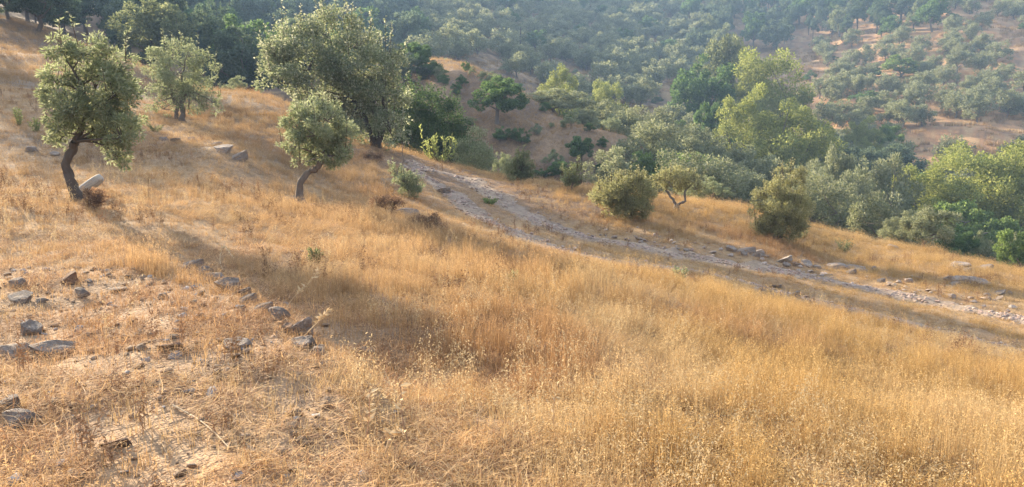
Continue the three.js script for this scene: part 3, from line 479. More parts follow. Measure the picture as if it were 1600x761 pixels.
const valley = [
  ['bright', 'broadleaf_tree', 'wide green tree mass behind the flat-topped small olive', 'tree', 1062, 222, 0, 120, 45], ['bright', 'broadleaf_tree', 'dark green rounded tree behind the round roadside bush', 'tree', 1004, 228, 0, 80, 46], ['olive', OL, 'grey olive above and left of the round roadside bush', 'olive tree', 958, 228, 0, 76, 44],
  ['oak', 'oak_tree', 'round dark green tree standing alone on the brown spur', 'tree', 776, 114, 193, 80, 0], ['darkshrub', 'bush', 'small upright dark shrub on the brown spur', 'bush', 715, 126, 150, 18, 0], ['plane', 'broadleaf_tree', 'yellow-green round tree beyond the spur crest', 'tree', 879, 96, 0, 62, 84],
  ['oak', 'small_tree', 'small shaded tree with thin trunk at the foot of the spur', 'tree', 908, 208, 258, 46, 0], ['darkshrub', 'bush', 'dark shrub in the shaded hollow under the spur', 'bush', 880, 248, 276, 40, 0], ['darkshrub', 'bush', 'low dark shrub left of another in the shaded hollow', 'bush', 850, 262, 280, 32, 0], ['shrub', 'bush', 'pale leggy shrub behind the small light green bush', 'bush', 786, 232, 0, 34, 38], ['darkshrub', 'bush', 'dark shrub on the slope below the lone round tree', 'bush', 782, 195, 222, 30, 0], ['darkshrub', 'bush', 'dark shrub on the slope right of the grey-green bush', 'bush', 816, 196, 226, 26, 0],
  ['olive', OL, 'large double-crowned grey olive right of the lone round tree', 'olive tree', 868, 138, 0, 96, 66], ['olive', OL, 'olive on the spur end with exposed brown bank below', 'olive tree', 992, 166, 0, 66, 60], ['olive', OL, 'olive left of the spur end, above dry grass bank', 'olive tree', 938, 155, 0, 58, 68], ['olive', OL, 'slim pale olive on the spur crest', 'olive tree', 914, 170, 0, 36, 62], ['olive', OL, 'rounded grey olive right of the spur end', 'olive tree', 1030, 168, 0, 62, 66], ['olive', OL, 'leaning olive at the spur end beside the dark bank', 'olive tree', 1008, 188, 0, 50, 56],
  ['plane', 'broadleaf_tree', 'fresh green bush-like tree between olives beyond the spur', 'tree', 948, 118, 0, 62, 96],
  ['plane', 'plane_tree', 'tall narrow yellow-green tree in the valley bottom', 'tree', 1170, 134, 0, 104, 72], ['plane', 'plane_tree', 'broad yellow-green tree right of the narrow one', 'tree', 1246, 150, 0, 140, 70], ['plane', 'broadleaf_tree', 'large pale green tree higher behind the yellow-green pair', 'tree', 1206, 58, 0, 124, 100], ['pale', 'broadleaf_tree', 'very tall pale tree reaching the top of the picture', 'tree', 1138, 2, 0, 84, 120],
  ['oak', 'broadleaf_tree', 'dark green tree below the very tall pale tree', 'tree', 1106, 88, 0, 90, 105], ['oak', 'broadleaf_tree', 'dark rounded tree left of the narrow yellow-green tree', 'tree', 1116, 148, 0, 56, 80], ['wood', 'broadleaf_tree', 'shaded tree right of the broad yellow-green tree', 'tree', 1300, 210, 0, 80, 74], ['wood', 'broadleaf_tree', 'deep green shaded tree in the valley shadow', 'tree', 1352, 224, 0, 90, 76], ['wood', 'broadleaf_tree', 'deep green tree at the right end of valley shadow', 'tree', 1412, 220, 0, 90, 78], ['plane', 'broadleaf_tree', 'small yellow-green tree above the valley shadow', 'tree', 1350, 182, 0, 60, 92], ['bright', 'bush', 'fresh green bush at the valley edge below red slope', 'bush', 1392, 190, 0, 44, 94],
  ['plane', 'plane_tree', 'huge bright green tree at right above the track', 'tree', 1530, 206, 0, 190, 54], ['plane', 'plane_tree', 'bright green tree left of the huge right-hand one', 'tree', 1462, 244, 0, 130, 50], ['plane', 'plane_tree', 'bright green tree at the right margin', 'tree', 1608, 228, 0, 150, 50], ['bright', 'broadleaf_tree', 'lower green tree in front of the huge bright one', 'tree', 1500, 305, 0, 100, 44], ['bright', 'broadleaf_tree', 'low green tree at right, under the huge bright one', 'tree', 1560, 318, 0, 100, 42],
  ['olive', OL, 'tall lumpy grey olive standing in the valley shadow', 'olive tree', 1302, 228, 0, 56, 52], ['olive', OL, 'broad lumpy grey olive right of the tall lumpy one', 'olive tree', 1382, 240, 0, 86, 50], ['olive', OL, 'pale-topped olive in front of the valley shadow', 'olive tree', 1340, 258, 0, 70, 46], ['olive', OL, 'grey olive below the tall lumpy one', 'olive tree', 1262, 252, 0, 70, 48], ['oak', 'broadleaf_tree', 'dark green tree between grey olives and huge bright tree', 'tree', 1428, 258, 0, 70, 56],
  ['olive', OL, 'grey olive below the narrow yellow-green tree', 'olive tree', 1150, 226, 0, 84, 54], ['olive', OL, 'grey olive left below the narrow yellow-green tree', 'olive tree', 1104, 206, 0, 80, 60], ['olive', OL, 'wide grey olive at the foot of the yellow-green pair', 'olive tree', 1200, 240, 0, 84, 52], ['olive', OL, 'low grey olive left of the tall roadside bush', 'olive tree', 1148, 256, 0, 80, 44], ['bright', 'bush', 'fresh green bush among olives left of yellow-green pair', 'bush', 1086, 186, 0, 56, 72], ['olive', OL, 'pale olive beside the fresh green bush among olives', 'olive tree', 1062, 196, 0, 56, 66],
  ['bright', 'bush', 'bright green bush on the red slope below pale slab', 'bush', 1404, 88, 122, 64, 0], ['oak', 'broadleaf_tree', 'dark tree below the bright green bush on red slope', 'tree', 1352, 142, 172, 46, 0],
];
for (const [k, n, l, c, px, t, b, w, D] of valley) plantAt(k, n, l, c, undefined, px, t, b, w, D);
plantAt('oak', 'broadleaf_tree', 'dark tree on the spur crest right of the large pale-leaved tree', 'tree', undefined, 652, 62, 118, 60, 0);
plantAt('wood', 'broadleaf_tree', 'dark tree on the spur behind the wide dark green bush', 'tree', undefined, 628, 84, 140, 60, 0);
plantAt('darkshrub', 'bush', 'broad dark scrub on the left flank of the spur', 'bush', undefined, 672, 92, 122, 44, 0);
// crest trees, upper left
plantAt('wood', 'broadleaf_tree', 'hazy tree with slim trunks on the upper left crest', 'tree', undefined, 60, -34, 48, 90, 0);
plantAt('wood', 'broadleaf_tree', 'hazy low tree at the right end of upper left crest', 'tree', undefined, 98, -10, 54, 70, 0);
plantAt('wood', 'broadleaf_tree', 'hazy tree cut off by the upper left corner', 'tree', undefined, 14, -45, 30, 70, 0);
plantAt('pale', 'broadleaf_tree', 'big hazy grey-green tree behind the leaning olive', 'tree', undefined, 240, -12, 0, 126, 60);
plantAt('shrub', 'bush', 'small grey shrub on the crest right of spreading olive', 'bush', undefined, 368, 116, 0, 34, 40);
// wood and orchards: jittered in the ground plane
const free = (x, z, r) => placed.every(([a, b, q]) => (a - x) ** 2 + (b - z) ** 2 > ((q + r) * 0.62) ** 2);
function fill(seed, n, x0, x1, z0, z1, want, kinds, hs, label, group, name, category, keep) {
  reseed(seed); let made = 0;
  for (let t = 0; t < n * 40 && made < n; t++) {
    const x = rr(x0, x1), z = rr(z0, z1), [px, py] = proj(x, ground(x, z), z), d = Math.hypot(x, z);
    if (px < -40 || px > 1640 || py < -8 || !want(px, py, d, x, z)) continue;
    const h = rr(hs[0], hs[1]), w = h * rr(hs[2], hs[3]);
    if (!free(x, z, w / 2 * (keep || 1))) continue;
    const kind = kinds[Math.floor(rnd() * kinds.length)], q = (h - hs[0]) / (hs[1] - hs[0]), size = q < 0.33 ? 'small' : q < 0.67 ? 'mid-sized' : 'large';
    plant(kind, kind === 'olive' ? OL : kind === 'pine' ? 'pine_tree' : kind.endsWith('shrub') ? 'bush' : name, size + ' ' + LOOK[kind] + ' ' + label(px, py), kind === 'olive' ? 'olive tree' : kind === 'pine' ? 'pine tree' : category, group, x, z, h, w); made++;
  }
  return made;
}
const LOOK = { olive: 'grey-green olive', oak: 'dark green tree', wood: 'dull green tree', pine: 'tall dark pine', pale: 'pale green tree', bright: 'fresh green tree', plane: 'yellow-green tree', shrub: 'grey scrub bush', darkshrub: 'dark scrub bush' };
const hillZone = (px, py) => (py < 40 ? 'at the top of' : py < 80 ? 'high on' : py < 120 ? 'halfway up' : 'low on') + ' far hillside, ' + (px < 700 ? 'far left of pole' : px < 813 ? 'left of the pole' : px < 930 ? 'right of the pole' : px < 1040 ? 'left of brown slope' : 'by the brown slope');
const redZone = (px, py) => (py < 60 ? 'at the top of' : py < 110 ? 'high on' : py < 160 ? 'halfway down' : 'at the foot of') + ' red slope, ' + (px < 1400 ? 'left of pale slab' : px < 1500 ? 'near the pale slab' : 'near right margin');
const woodZone = (px, py) => (py < 40 ? 'at the top' : py < 100 ? 'in the middle' : 'at the foot') + ' of hazy wood, behind ' + (px < 200 ? 'leaning olive' : px < 330 ? 'spreading olive' : px < 480 ? 'crest shrub' : 'pale-leaved tree');
const valleyZone = (px, py) => (py < 290 ? 'deep' : 'low') + ' in the valley, ' + (px < 1150 ? 'behind forked small olive' : px < 1300 ? 'behind tall roadside bush' : px < 1450 ? 'behind edge olives' : 'under huge bright tree');
const topZone = (px, py) => (py < 35 ? 'at top edge' : 'in the wood') + (px < 1200 ? ' beside very tall pale tree' : px < 1340 ? ' above large pale green tree' : ' above the red slope');
const bareFar = (x, z) => fbm(x * 0.03 + 7, z * 0.03, 2) > 0.27;
fill(101, 150, -150, -10, -230, -56, (px, py, d) => px < 650 && d > 60 && !(px > 560 && d < 115), ['wood', 'wood', 'wood', 'oak', 'pine'], [5.5, 9.5, 0.75, 1.05], woodZone, 'trees of the hazy wood', 'broadleaf_tree', 'tree', 0.75);
fill(103, 60, 10, 90, -150, -34, (px, py, d) => px > 960 && d < 100 && d > 42 && py > 225, ['olive', 'olive', 'oak', 'bright'], [3.2, 5, 0.9, 1.15], valleyZone, 'trees of the valley bottom', 'broadleaf_tree', 'tree', 0.75);
fill(107, 110, 35, 170, -290, -125, (px, py, d) => px > 1075 && px < 1500 && d > 125 && py < 95 - (px - 1080) * 0.1, ['wood', 'pine', 'wood', 'pale', 'oak'], [6, 10, 0.7, 1], topZone, 'wood above the red slope', 'broadleaf_tree', 'tree', 0.5);
fill(109, 100, 30, 180, -230, -78, (px, py, d, x, z) => px > 1280 && d > 82 && !(px < 1480 && py < 45) && fbm(x * 0.05, z * 0.05, 2) < 0.3, ['olive'], [3.3, 4.9, 0.95, 1.2], redZone, 'olives on the red slope', OL, 'olive tree', 1.25);
fill(113, 190, -70, 80, -330, -70, (px, py, d, x, z) => px > 590 && px < 1110 && d > (px < 880 ? 118 : px < 1000 ? 88 : 74) && !(px > 1030 && py < 85 && rnd() < 0.6) && !bareFar(x, z), ['olive', 'olive', 'olive', 'olive', 'oak'], [4.2, 6.2, 0.95, 1.2], hillZone, 'olives on the far hillside', 'broadleaf_tree', 'tree', 0.88);
fill(127, 70, -70, 110, -330, -90, (px, py, d, x, z) => px > 590 && px < 1300 && d > 100, ['darkshrub', 'shrub'], [1.2, 2.4, 1.1, 1.6], hillZone, 'scrub on the far hillside', 'bush', 'bush', 1);
fill(131, 40, 30, 180, -230, -78, (px, py, d, x, z) => px > 1280 && d > 82, ['darkshrub', 'shrub'], [0.9, 2, 1.1, 1.6], redZone, 'scrub on the red slope', 'bush', 'bush', 1);
fill(137, 44, -30, 25, -72, -44, (px, py, d, x, z) => px > 640 && px < 960 && d < 70, ['darkshrub', 'shrub'], [0.5, 1.5, 1, 1.6], (px) => 'on the brown spur ' + (px < 760 ? 'left of the lone round tree' : px < 850 ? 'below the lone round tree' : 'towards its right end'), 'scrub on the spur', 'bush', 'bush', 1);
// the orchard's farthest rows, past what can be counted
{
  const o = new THREE.Group(); o.name = 'distant_orchard'; tag(o, 'farthest olive rows merging into haze along the top of the hillside', 'orchard', null, 'stuff'); scene.add(o);
  reseed(139); const spots = [];
  for (let k = 0; k < 9000 && spots.length < 190; k++) { const x = rr(-110, 95), z = rr(-345, -150), [px, py] = proj(x, ground(x, z), z), d = Math.hypot(x, z); if (px < 560 || px > 1090 || py < -14 || d < 165 || fbm(x * 0.03 + 7, z * 0.03, 2) > 0.3 || !free(x, z, 1.7)) continue; const h = rr(3.6, 5.6), w = h * rr(0.9, 1.2); spots.push([x, z, h, w]); placed.push([x, z, w / 2]); }
  const q = new THREE.Quaternion(), m4 = new THREE.Matrix4(), up = V(0, 1, 0);
  protos.olive.far.slice(0, 3).forEach((pr, k) => { const mine = spots.filter((_, i) => i % 3 === k); for (const [geo, mat, nm] of [[pr.trunk, M.bark, 'trunks'], [pr.crown, M.leaf, 'crowns']]) { const im = new THREE.InstancedMesh(geo, mat, mine.length); im.name = nm; im.userData.kind = 'stuff'; im.castShadow = im.receiveShadow = true; mine.forEach(([x, z, h, w], i) => im.setMatrixAt(i, m4.compose(V(x, ground(x, z), z), q.setFromAxisAngle(up, i * 1.7), V(w, h, w)))); o.add(im); } });
}
plant('wood', 'broadleaf_tree', 'tree just outside the left margin, shading the crest', 'tree', undefined, -33, -41.5, 6, 6);
plant('wood', 'broadleaf_tree', 'second tree just outside the left margin, shading the slope', 'tree', undefined, -35, -35, 5.5, 5.5);
console.log('plants', placedCount);
//@@ENDTREES
//@@GRASS
/* ---------- rocks ---------- */
function rockGeo(seed, flat, cuts, detail = 3, rough = 0.22) {
  reseed(seed); const g = new THREE.IcosahedronGeometry(1, detail), p = g.attributes.position, P = [];
  for (let k = 0; k < cuts; k++) { const u = unit(); P.push([...u, rr(0.3, 0.68)]); }
  for (let i = 0; i < p.count; i++) {
    let x = p.getX(i), y = p.getY(i), z = p.getZ(i);
    for (const [a, b, c, d] of P) { const q = x * a + y * b + z * c; if (q > d) { x -= (q - d) * a; y -= (q - d) * b; z -= (q - d) * c; } }
    const n = 1 + rough * fbm(x * 2.2 + seed, z * 2.2 + y * 1.7, 3);
    p.setXYZ(i, x * n, y * n * flat, z * n);
  }
  g.computeVertexNormals(); return g;
}
const ROCKS = [rockGeo(1, 0.8, 9), rockGeo(2, 0.7, 10), rockGeo(3, 1, 12), rockGeo(4, 0.6, 9), rockGeo(5, 0.85, 11), rockGeo(6, 0.8, 13)];
let rockN = 0;
function rock(px, py, wpx, hpx, mat, label, group, geo) {      // py is the foot of the stone in the picture
  const p = hit(px, py), d = p.length(), k = d / F, size = px > 1100 ? 0.72 : 0.92, w = wpx * k / 2 * size, h = Math.max(hpx * k * 0.82 * size, 0.02), g = geo ?? rockN % ROCKS.length, m = new THREE.Mesh(ROCKS[g], M.rock[mat]);
  m.name = numbered(wpx > 60 ? 'boulder' : 'rock'); const fy = ROCKS[g].boundingBox ?? (ROCKS[g].computeBoundingBox(), ROCKS[g].boundingBox);
  m.scale.set(w / fy.max.x, h / fy.max.y * 0.8, w * 0.8 / fy.max.z); m.rotation.set((hash2(rockN, 1) - 0.5) * 0.4, (hash2(rockN, 5) - 0.5) * 1.2, (hash2(rockN, 2) - 0.5) * 0.4);
  const q = at(px, py, -p.z - w * 0.4); m.position.set(p.x, ground(p.x, p.z - w * 0.4) + h * 0.22, p.z - w * 0.4);
  m.castShadow = m.receiveShadow = true; tag(m, label, 'rock', group); scene.add(m); rockN++;
  return m;
}
for (const a of [
  [28, 450, 28, 15, 1, 'dark rock at the left margin, highest of the loose field stones'], [32, 474, 34, 18, 1, 'slanted dark rock below the highest stone at left margin'], [110, 446, 30, 24, 2, 'brown rock leaning against a smaller grey one'], [124, 464, 24, 16, 0, 'small grey rock in front of the leaning brown rock'], [186, 456, 34, 10, 0, 'flat grey rock right of the leaning brown rock'],
  [36, 524, 40, 22, 1, 'blocky grey rock near the left margin'], [22, 558, 60, 20, 1, 'long flat rock at the left margin below the blocky one'], [88, 556, 46, 24, 1, 'dark angular rock right of the long flat one'], [14, 642, 40, 22, 1, 'dark rock at the lower left corner, behind a pale one'], [24, 668, 48, 26, 0, 'pale grey rock at the lower left corner'],
  [266, 550, 44, 20, 2, 'rusty brown rock in the straw'], [358, 545, 58, 18, 0, 'long flat slab right of the rusty brown rock'], [256, 466, 16, 9, 0, 'small grey stone alone in the trampled straw'], [576, 555, 22, 16, 1, 'dark lump of rock alone right of the rubble wall'], [302, 419, 28, 16, 1, 'dark stone at the far end of the rubble wall'],
  [62, 474, 18, 8, 0, 'small grey chip right of the slanted dark rock'], [180, 700, 50, 14, 2, 'low brown stone at the bottom edge, left'], [240, 605, 26, 10, 1, 'low grey stone in the trampled straw, lower left'],
  [338, 440, 36, 16, 0, 'wall stone, second from the far end'], [360, 452, 30, 22, 1, 'squarish wall stone, third from the far end'], [412, 488, 26, 20, 0, 'wall stone in the middle of the rubble wall'], [434, 500, 32, 24, 0, 'pale wall stone left of the biggest one'], [466, 524, 44, 36, 1, 'biggest stone of the rubble wall'], [462, 542, 46, 18, 0, 'flat stone under the biggest wall stone'], [500, 556, 26, 16, 0, 'small wall stone right of the biggest one'], [520, 576, 34, 14, 1, 'last wall stone at the near end'], [388, 474, 26, 18, 1, 'small dark wall stone among dry stalks'], [318, 428, 26, 14, 1, 'small dark wall stone next to the far end stone'], [378, 462, 26, 16, 0, 'pale wall stone right of the squarish one'], [446, 518, 26, 16, 2, 'brown wall stone left of the biggest one'], [484, 540, 24, 20, 1, 'dark wall stone touching the biggest one'],
  [350, 238, 28, 17, 0, 'pale outcrop stone on the slope right of the leaning olive'], [374, 251, 26, 16, 1, 'darker outcrop stone below the pale one'], [336, 228, 18, 7, 0, 'small stone left of the pale outcrop stone'], [275, 222, 18, 8, 1, 'dark stone left of the outcrop stones'], [296, 220, 14, 7, 0, 'small pale stone between dark one and outcrop'], [256, 220, 16, 7, 1, 'dark stone furthest left of the outcrop stones'], [455, 313, 20, 9, 0, 'grey stone at the foot of the round olive, left side'], [482, 326, 22, 8, 1, 'grey stone at the foot of the round olive, right side'],
  [640, 338, 34, 16, 0, 'grey rock beside the rust-brown dry shrub'], [694, 303, 22, 14, 1, 'dark stone on the left bank of the track'], [80, 244, 18, 7, 0, 'small grey stone left of the leaning olive'], [50, 237, 16, 9, 1, 'flat dark stone further left of the leaning olive'],
  [1146, 393, 24, 14, 0, 'first pale stone above the track, left of the roadside rocks'], [1170, 396, 32, 15, 0, 'angular pale rock above the track'], [1190, 398, 24, 12, 0, 'pale rock right of the angular one above the track'], [1226, 410, 42, 14, 3, 'broad pale slab above the track'], [1258, 416, 34, 14, 0, 'grey rock right of the broad pale slab'], [1312, 420, 40, 12, 0, 'low grey rock above the track, middle'], [1344, 424, 34, 12, 0, 'low grey rock above the track, right of middle'],
  [1190, 457, 34, 15, 0, 'half-buried rock below the track, left one'], [1240, 466, 32, 18, 0, 'big slabby rock below the track', undefined, 4], [1214, 450, 26, 8, 1, 'small dark rock behind the slabby ones below the track'], [1500, 420, 40, 14, 1, 'dark rock in the rubble at right'], [1510, 444, 36, 16, 1, 'brown-grey rock in the lower rubble at right'], [1536, 446, 36, 15, 0, 'grey rock in the lower rubble at right'], [1546, 422, 36, 10, 0, 'flat rock at the top of the rubble at right'], [1488, 440, 22, 12, 1, 'small dark rock at the left of the rubble at right'], [1562, 462, 34, 10, 1, 'low dark rock near the right margin'], [1430, 436, 26, 8, 0, 'small rock between the track and the forked-foot olive'],
  [1400, 388, 22, 6, 1, 'small rock at the field edge left of forked-foot olive'],
]) rock(...a);
for (const [px, py, w, n, what] of [[1168, 398, 26, 3, 'angular pale rock above the track'], [1256, 418, 30, 3, 'grey rock right of the broad slab'], [1330, 424, 40, 3, 'low grey rocks above the track'], [1214, 464, 50, 4, 'slabby rock below the track'], [1512, 446, 44, 4, 'lower rubble at right'], [1525, 424, 44, 3, 'upper rubble at right'], [1570, 464, 34, 3, 'low dark rock near right margin'], [1440, 438, 60, 3, 'rock below the forked-foot olive']])
  for (let k = 0; k < n; k++) rock(px + w * (hash2(px, k) - 0.5) * 2.2, py + 8 * (hash2(px, k + 9) - 0.4), 9 + 12 * hash2(k, px), 6 + 6 * hash2(k + 4, px), k % 2, 'small broken stone beside the ' + what, 'broken stones beside the track rocks');
{ // pale elongated boulder behind the leaning trunk
  const g = new THREE.SphereGeometry(1, 28, 20), p = g.attributes.position; for (let i = 0; i < p.count; i++) { const x = p.getX(i), y = p.getY(i), z = p.getZ(i), s = Math.pow(Math.max(1e-4, 1 - Math.abs(x) ** 4), 0.25) / Math.max(0.02, Math.hypot(y, z)), k = 1 + 0.06 * fbm(x * 2, y * 2 + z, 3); p.setXYZ(i, x * k, y * s * k, z * s * k); } g.computeVertexNormals();
  const m = new THREE.Mesh(g, new THREE.MeshStandardMaterial({ color: new THREE.Color(0.5, 0.47, 0.42), map: rockTone, roughness: 0.85 })), a = at(132, 303, 13.1), gy = ground(a.x, a.z); m.name = numbered('boulder');
  m.scale.set(0.3, 0.095, 0.1); m.position.set(a.x + 0.1, gy + 0.17, a.z); m.rotation.set(0, 0.3, 0.62); m.castShadow = m.receiveShadow = true; tag(m, 'pale smooth elongated boulder leaning behind the bent olive trunk', 'boulder'); scene.add(m);
}
{ const p = hit(1435, 92, 80), m = new THREE.Mesh(ROCKS[3], M.rock[3]); m.name = numbered('rock_slab'); m.scale.set(1.3, 0.6, 0.7); m.rotation.set(0, 0.5, 0.22); m.position.set(p.x, p.y + 0.3, p.z); m.castShadow = m.receiveShadow = true; tag(m, 'white slab on the red slope above the bright green bush', 'rock'); scene.add(m); }
for (const [px, py, w, l] of [[1594, 156, 12, 'white rock on the red slope at the right margin'], [1518, 86, 14, 'pale rock on the red slope near a trunked olive'], [945, 28, 10, 'pale rock on the far hillside, top centre']]) { const p = hit(px, py, 80), k = -p.z / F * w / 2, m = new THREE.Mesh(ROCKS[1], M.rock[3]); m.name = numbered('rock'); m.scale.set(k, k, k); m.position.set(p.x, p.y + k * 0.2, p.z); m.castShadow = m.receiveShadow = true; tag(m, l, 'rock'); scene.add(m); }
{ // utility pole on the far hillside
  const b = hit(813, 93, 90), h = 47 * -b.z / F, mb = new MB(); mb.tube([V(0, -0.5, 0), V(0, h * 0.5, 0), V(0.03, h, 0)], [0.17, 0.14, 0.1], 8, [0.06, 0.05, 0.045]);
  const o = new THREE.Group(); o.name = 'utility_pole'; o.position.copy(b); tag(o, 'thin dark wooden pole among olives on the far hillside', 'pole'); scene.add(o); mb.build('shaft', M.bark, o, true);
  const ar = new MB(); ar.tube([V(-0.4, h - 0.35, 0), V(0.4, h - 0.35, 0)], [0.05, 0.05], 6, [0.06, 0.05, 0.045]); ar.build('crossarm', M.bark, o, true);
}

/* ---------- dry shrubs, weeds and stalks ---------- */
const dry = (label, foot, lobes, seed, o = {}) => ownTree(o.name || 'dry_shrub', label, o.category || 'dry shrub', foot, 0, { seed, len: 0.045, wid: 0.016, pal: PAL.dead, leaves: 1500, clumps: 50, clump: 0.4, twigs: 110, twigR: 0.006, bark: BARK.brown, leafy: 'foliage', stems: 'stem', up: 0.2, lobes, trunks: [{ path: [[foot[0], foot[1], 0], [foot[0], foot[1] - 4, 0]], r: [0.02, 0.015] }], ...o });
dry('brown dry weed at the foot of the leaning olive', [152, 326], [[150, 308, 16, 12, 0], [160, 314, 10, 9, 0.1], [142, 316, 9, 8, -0.1]], 201);
dry('rust-brown dry shrub left of a grey rock', [604, 335], [[596, 320, 18, 12, 0], [616, 318, 16, 12, 0.2], [604, 312, 18, 8, 0], [588, 328, 10, 7, 0]], 203, { leaves: 2600 });
dry('low rust-brown shrub right of the grey rock', [668, 358], [[655, 346, 18, 8, 0], [680, 350, 18, 8, 0.1], [668, 340, 16, 6, 0]], 207, { leaves: 2200 });
dry('dry grey-brown shrub at the start of the track', [584, 250], [[578, 242, 12, 5, 0], [594, 244, 10, 5, 0.2]], 209);
ownTree('shrub', 'drooping green shrub with a bare dead branch by the track', 'shrub', [642, 308], 0, { seed: 211, len: 0.06, wid: 0.02, pal: PAL.oliveNear, leaves: 4200, clumps: 60, clump: 0.36, twigs: 30, shoots: 16, shootLen: 0.2, leafy: 'foliage', stems: 'stem', up: 0.1,
  lobes: [[620, 268, 12, 8, 0], [634, 280, 18, 12, 0.1], [648, 288, 14, 14, 0], [642, 298, 14, 10, 0.1]], trunks: [{ path: [[640, 310, 0], [636, 292, 0], [628, 276, 0]], r: [0.04, 0.025] }, { path: [[640, 310, 0], [634, 290, 0], [622, 274, 0], [626, 258, 0], [632, 252, 0], [630, 240, 0], [632, 226, 0]], r: [0.02, 0.008], to: [] }] });
const greens = [[0.2, 0.24, 0.07], [0.28, 0.32, 0.1], [0.34, 0.36, 0.15]];
function weed(label, px, py, wpx, hpx, n, seed, pal = greens, name = 'green_weed') {
  reseed(seed); const p = hit(px, py), k = -p.z / F, mb = new MB(), st = new MB(), o = new THREE.Group(); o.name = numbered(name); o.position.copy(p); tag(o, label, 'weed'); scene.add(o);
  const ns = Math.max(4, Math.round(n / 16));
  for (let s = 0; s < ns; s++) {
    const a = rr(0, 6.28), q = Math.sqrt(rnd()) * wpx * k / 2, h = hpx * k * rr(0.6, 1.05), tip = V(Math.cos(a) * q, h, Math.sin(a) * q), b = V(tip.x * 0.2, -0.03, tip.z * 0.2); st.tube([b, b.clone().lerp(tip, 0.5), tip], [0.006, 0.005, 0.003], 4, [0.2, 0.2, 0.08]);
    for (let j = 0; j < 16; j++) { const t = rr(0.15, 1), u = unit(), c = pal[j % 3], v = rr(0.8, 1.15), d = V(u[0], Math.abs(u[1]) * 0.7, u[2]).normalize(), nn = V(...unit()).cross(d).normalize(), r0 = b.clone().lerp(tip, t); mb.leaf(r0.x, r0.y, r0.z, d.x, d.y, d.z, nn.x, nn.y, nn.z, rr(0.05, 0.09), rr(0.018, 0.03), c[0] * v, c[1] * v, c[2] * v); }
  }
  st.build('stem', M.bark, o, true); mb.build('foliage', M.leaf, o);
}
weed('low green weed growing between the wheel ruts', 766, 319, 30, 9, 500, 301, PAL.bright);
weed('grey-green weed in the grass below the track', 1062, 440, 26, 24, 260, 303, PAL.oliveNear);
weed('pale green weed below the forked-foot olive, above the track', 1318, 394, 36, 20, 300, 305, PAL.pale);
weed('upright grey-green weed in the grass below the round olive', 492, 414, 22, 26, 200, 307, PAL.pale);
weed('yellow-green weed at the left margin', 30, 196, 16, 26, 220, 309);
weed('yellow-green weed right of another near the left margin', 56, 206, 22, 22, 220, 311);
weed('upright green weed right of the mullein-like one', 800, 446, 26, 22, 160, 313, PAL.pale);
weed('green weed on the bank left of the wispy sapling', 800, 285, 20, 12, 160, 315, PAL.pale);
weed('greenish tuft right of the tall roadside bush', 1256, 372, 20, 14, 200, 317, PAL.pale);
weed('small green weed beside the spreading olive', 244, 206, 30, 14, 200, 319, PAL.pale);
function stalk(label, pts, r, col, heads, seed) {
  reseed(seed); const mb = new MB(), o = new THREE.Group(), b = hit(pts[0][0], pts[0][1]); o.name = numbered('dry_stalk'); o.position.copy(b); tag(o, label, 'dry stalk'); scene.add(o);
  const k = -b.z / F, P = pts.map(([px, py, up]) => up === undefined ? (() => { const q = hit(px, py); return V(q.x - b.x, q.y - b.y + 0.012, q.z - b.z); })() : V((px - pts[0][0]) * k, (pts[0][1] - py) * k, up)), c = new THREE.CatmullRomCurve3(P).getPoints(16);
  mb.tube(c, taper(r, r * 0.5, 16), 5, col); mb.build('stem', M.bark, o, true);
  if (heads) { const h = new MB(); for (let q = 0; q < heads; q++) { const i = 7 + Math.floor(rnd() * 9), u = unit(), p = c[i], d = V(u[0], Math.abs(u[1]) * 0.6, u[2]).normalize(), n = V(...unit()).cross(d).normalize(), L = rr(0.02, 0.07), v = rr(0.8, 1.2); h.leaf(p.x, p.y, p.z, d.x, d.y, d.z, n.x, n.y, n.z, L, L * 0.4, 0.62 * v, 0.46 * v, 0.26 * v); } h.build('seed_heads', M.dead, o); }
}
stalk('long pale curved stalk lying on the straw, lower left', [[270, 636], [292, 648], [315, 662], [338, 682], [358, 703]], 0.006, [0.72, 0.56, 0.36], 0, 401);
stalk('short bent pale stalk near the bottom edge', [[380, 690], [386, 698], [392, 716]], 0.006, [0.75, 0.6, 0.4], 0, 403);
stalk('pale curved stalk left of the long one', [[95, 580], [115, 592], [132, 612], [136, 626]], 0.004, [0.72, 0.56, 0.36], 0, 405);
stalk('tall branching dry stalk beside the rubble wall', [[440, 492, 0], [462, 462, 0], [488, 440, 0.1], [512, 410, 0.1]].map(([a, b2, c]) => [a, b2, c]), 0.004, [0.6, 0.44, 0.26], 40, 407);
stalk('thin dry stem with seed heads right of rubble wall', [[470, 530, 0], [500, 500, 0], [515, 482, 0]], 0.005, [0.7, 0.52, 0.3], 30, 409);
stalk('thin dark upright stem near the bottom edge', [[640, 700, 0], [630, 650, 0], [628, 600, 0], [622, 575, 0]], 0.0035, [0.3, 0.19, 0.12], 14, 411);
stalk('reddish upright stem left of the thin dark one', [[572, 690, 0], [578, 650, 0], [581, 600, 0]], 0.0035, [0.4, 0.22, 0.13], 18, 413);
stalk('dry upright stem with leaves above the bottom edge', [[600, 715, 0], [612, 680, 0], [640, 660, 0.05]], 0.004, [0.66, 0.5, 0.3], 46, 415);
stalk('tall fine stem at lower right of centre', [[868, 690, 0], [864, 640, 0], [870, 585, 0]], 0.003, [0.5, 0.34, 0.2], 12, 417);
stalk('pale arching stem in the grass left of the rubble wall', [[352, 430, 0], [345, 405, 0], [356, 384, 0.05], [372, 400, 0.1]], 0.005, [0.74, 0.6, 0.4], 30, 419);

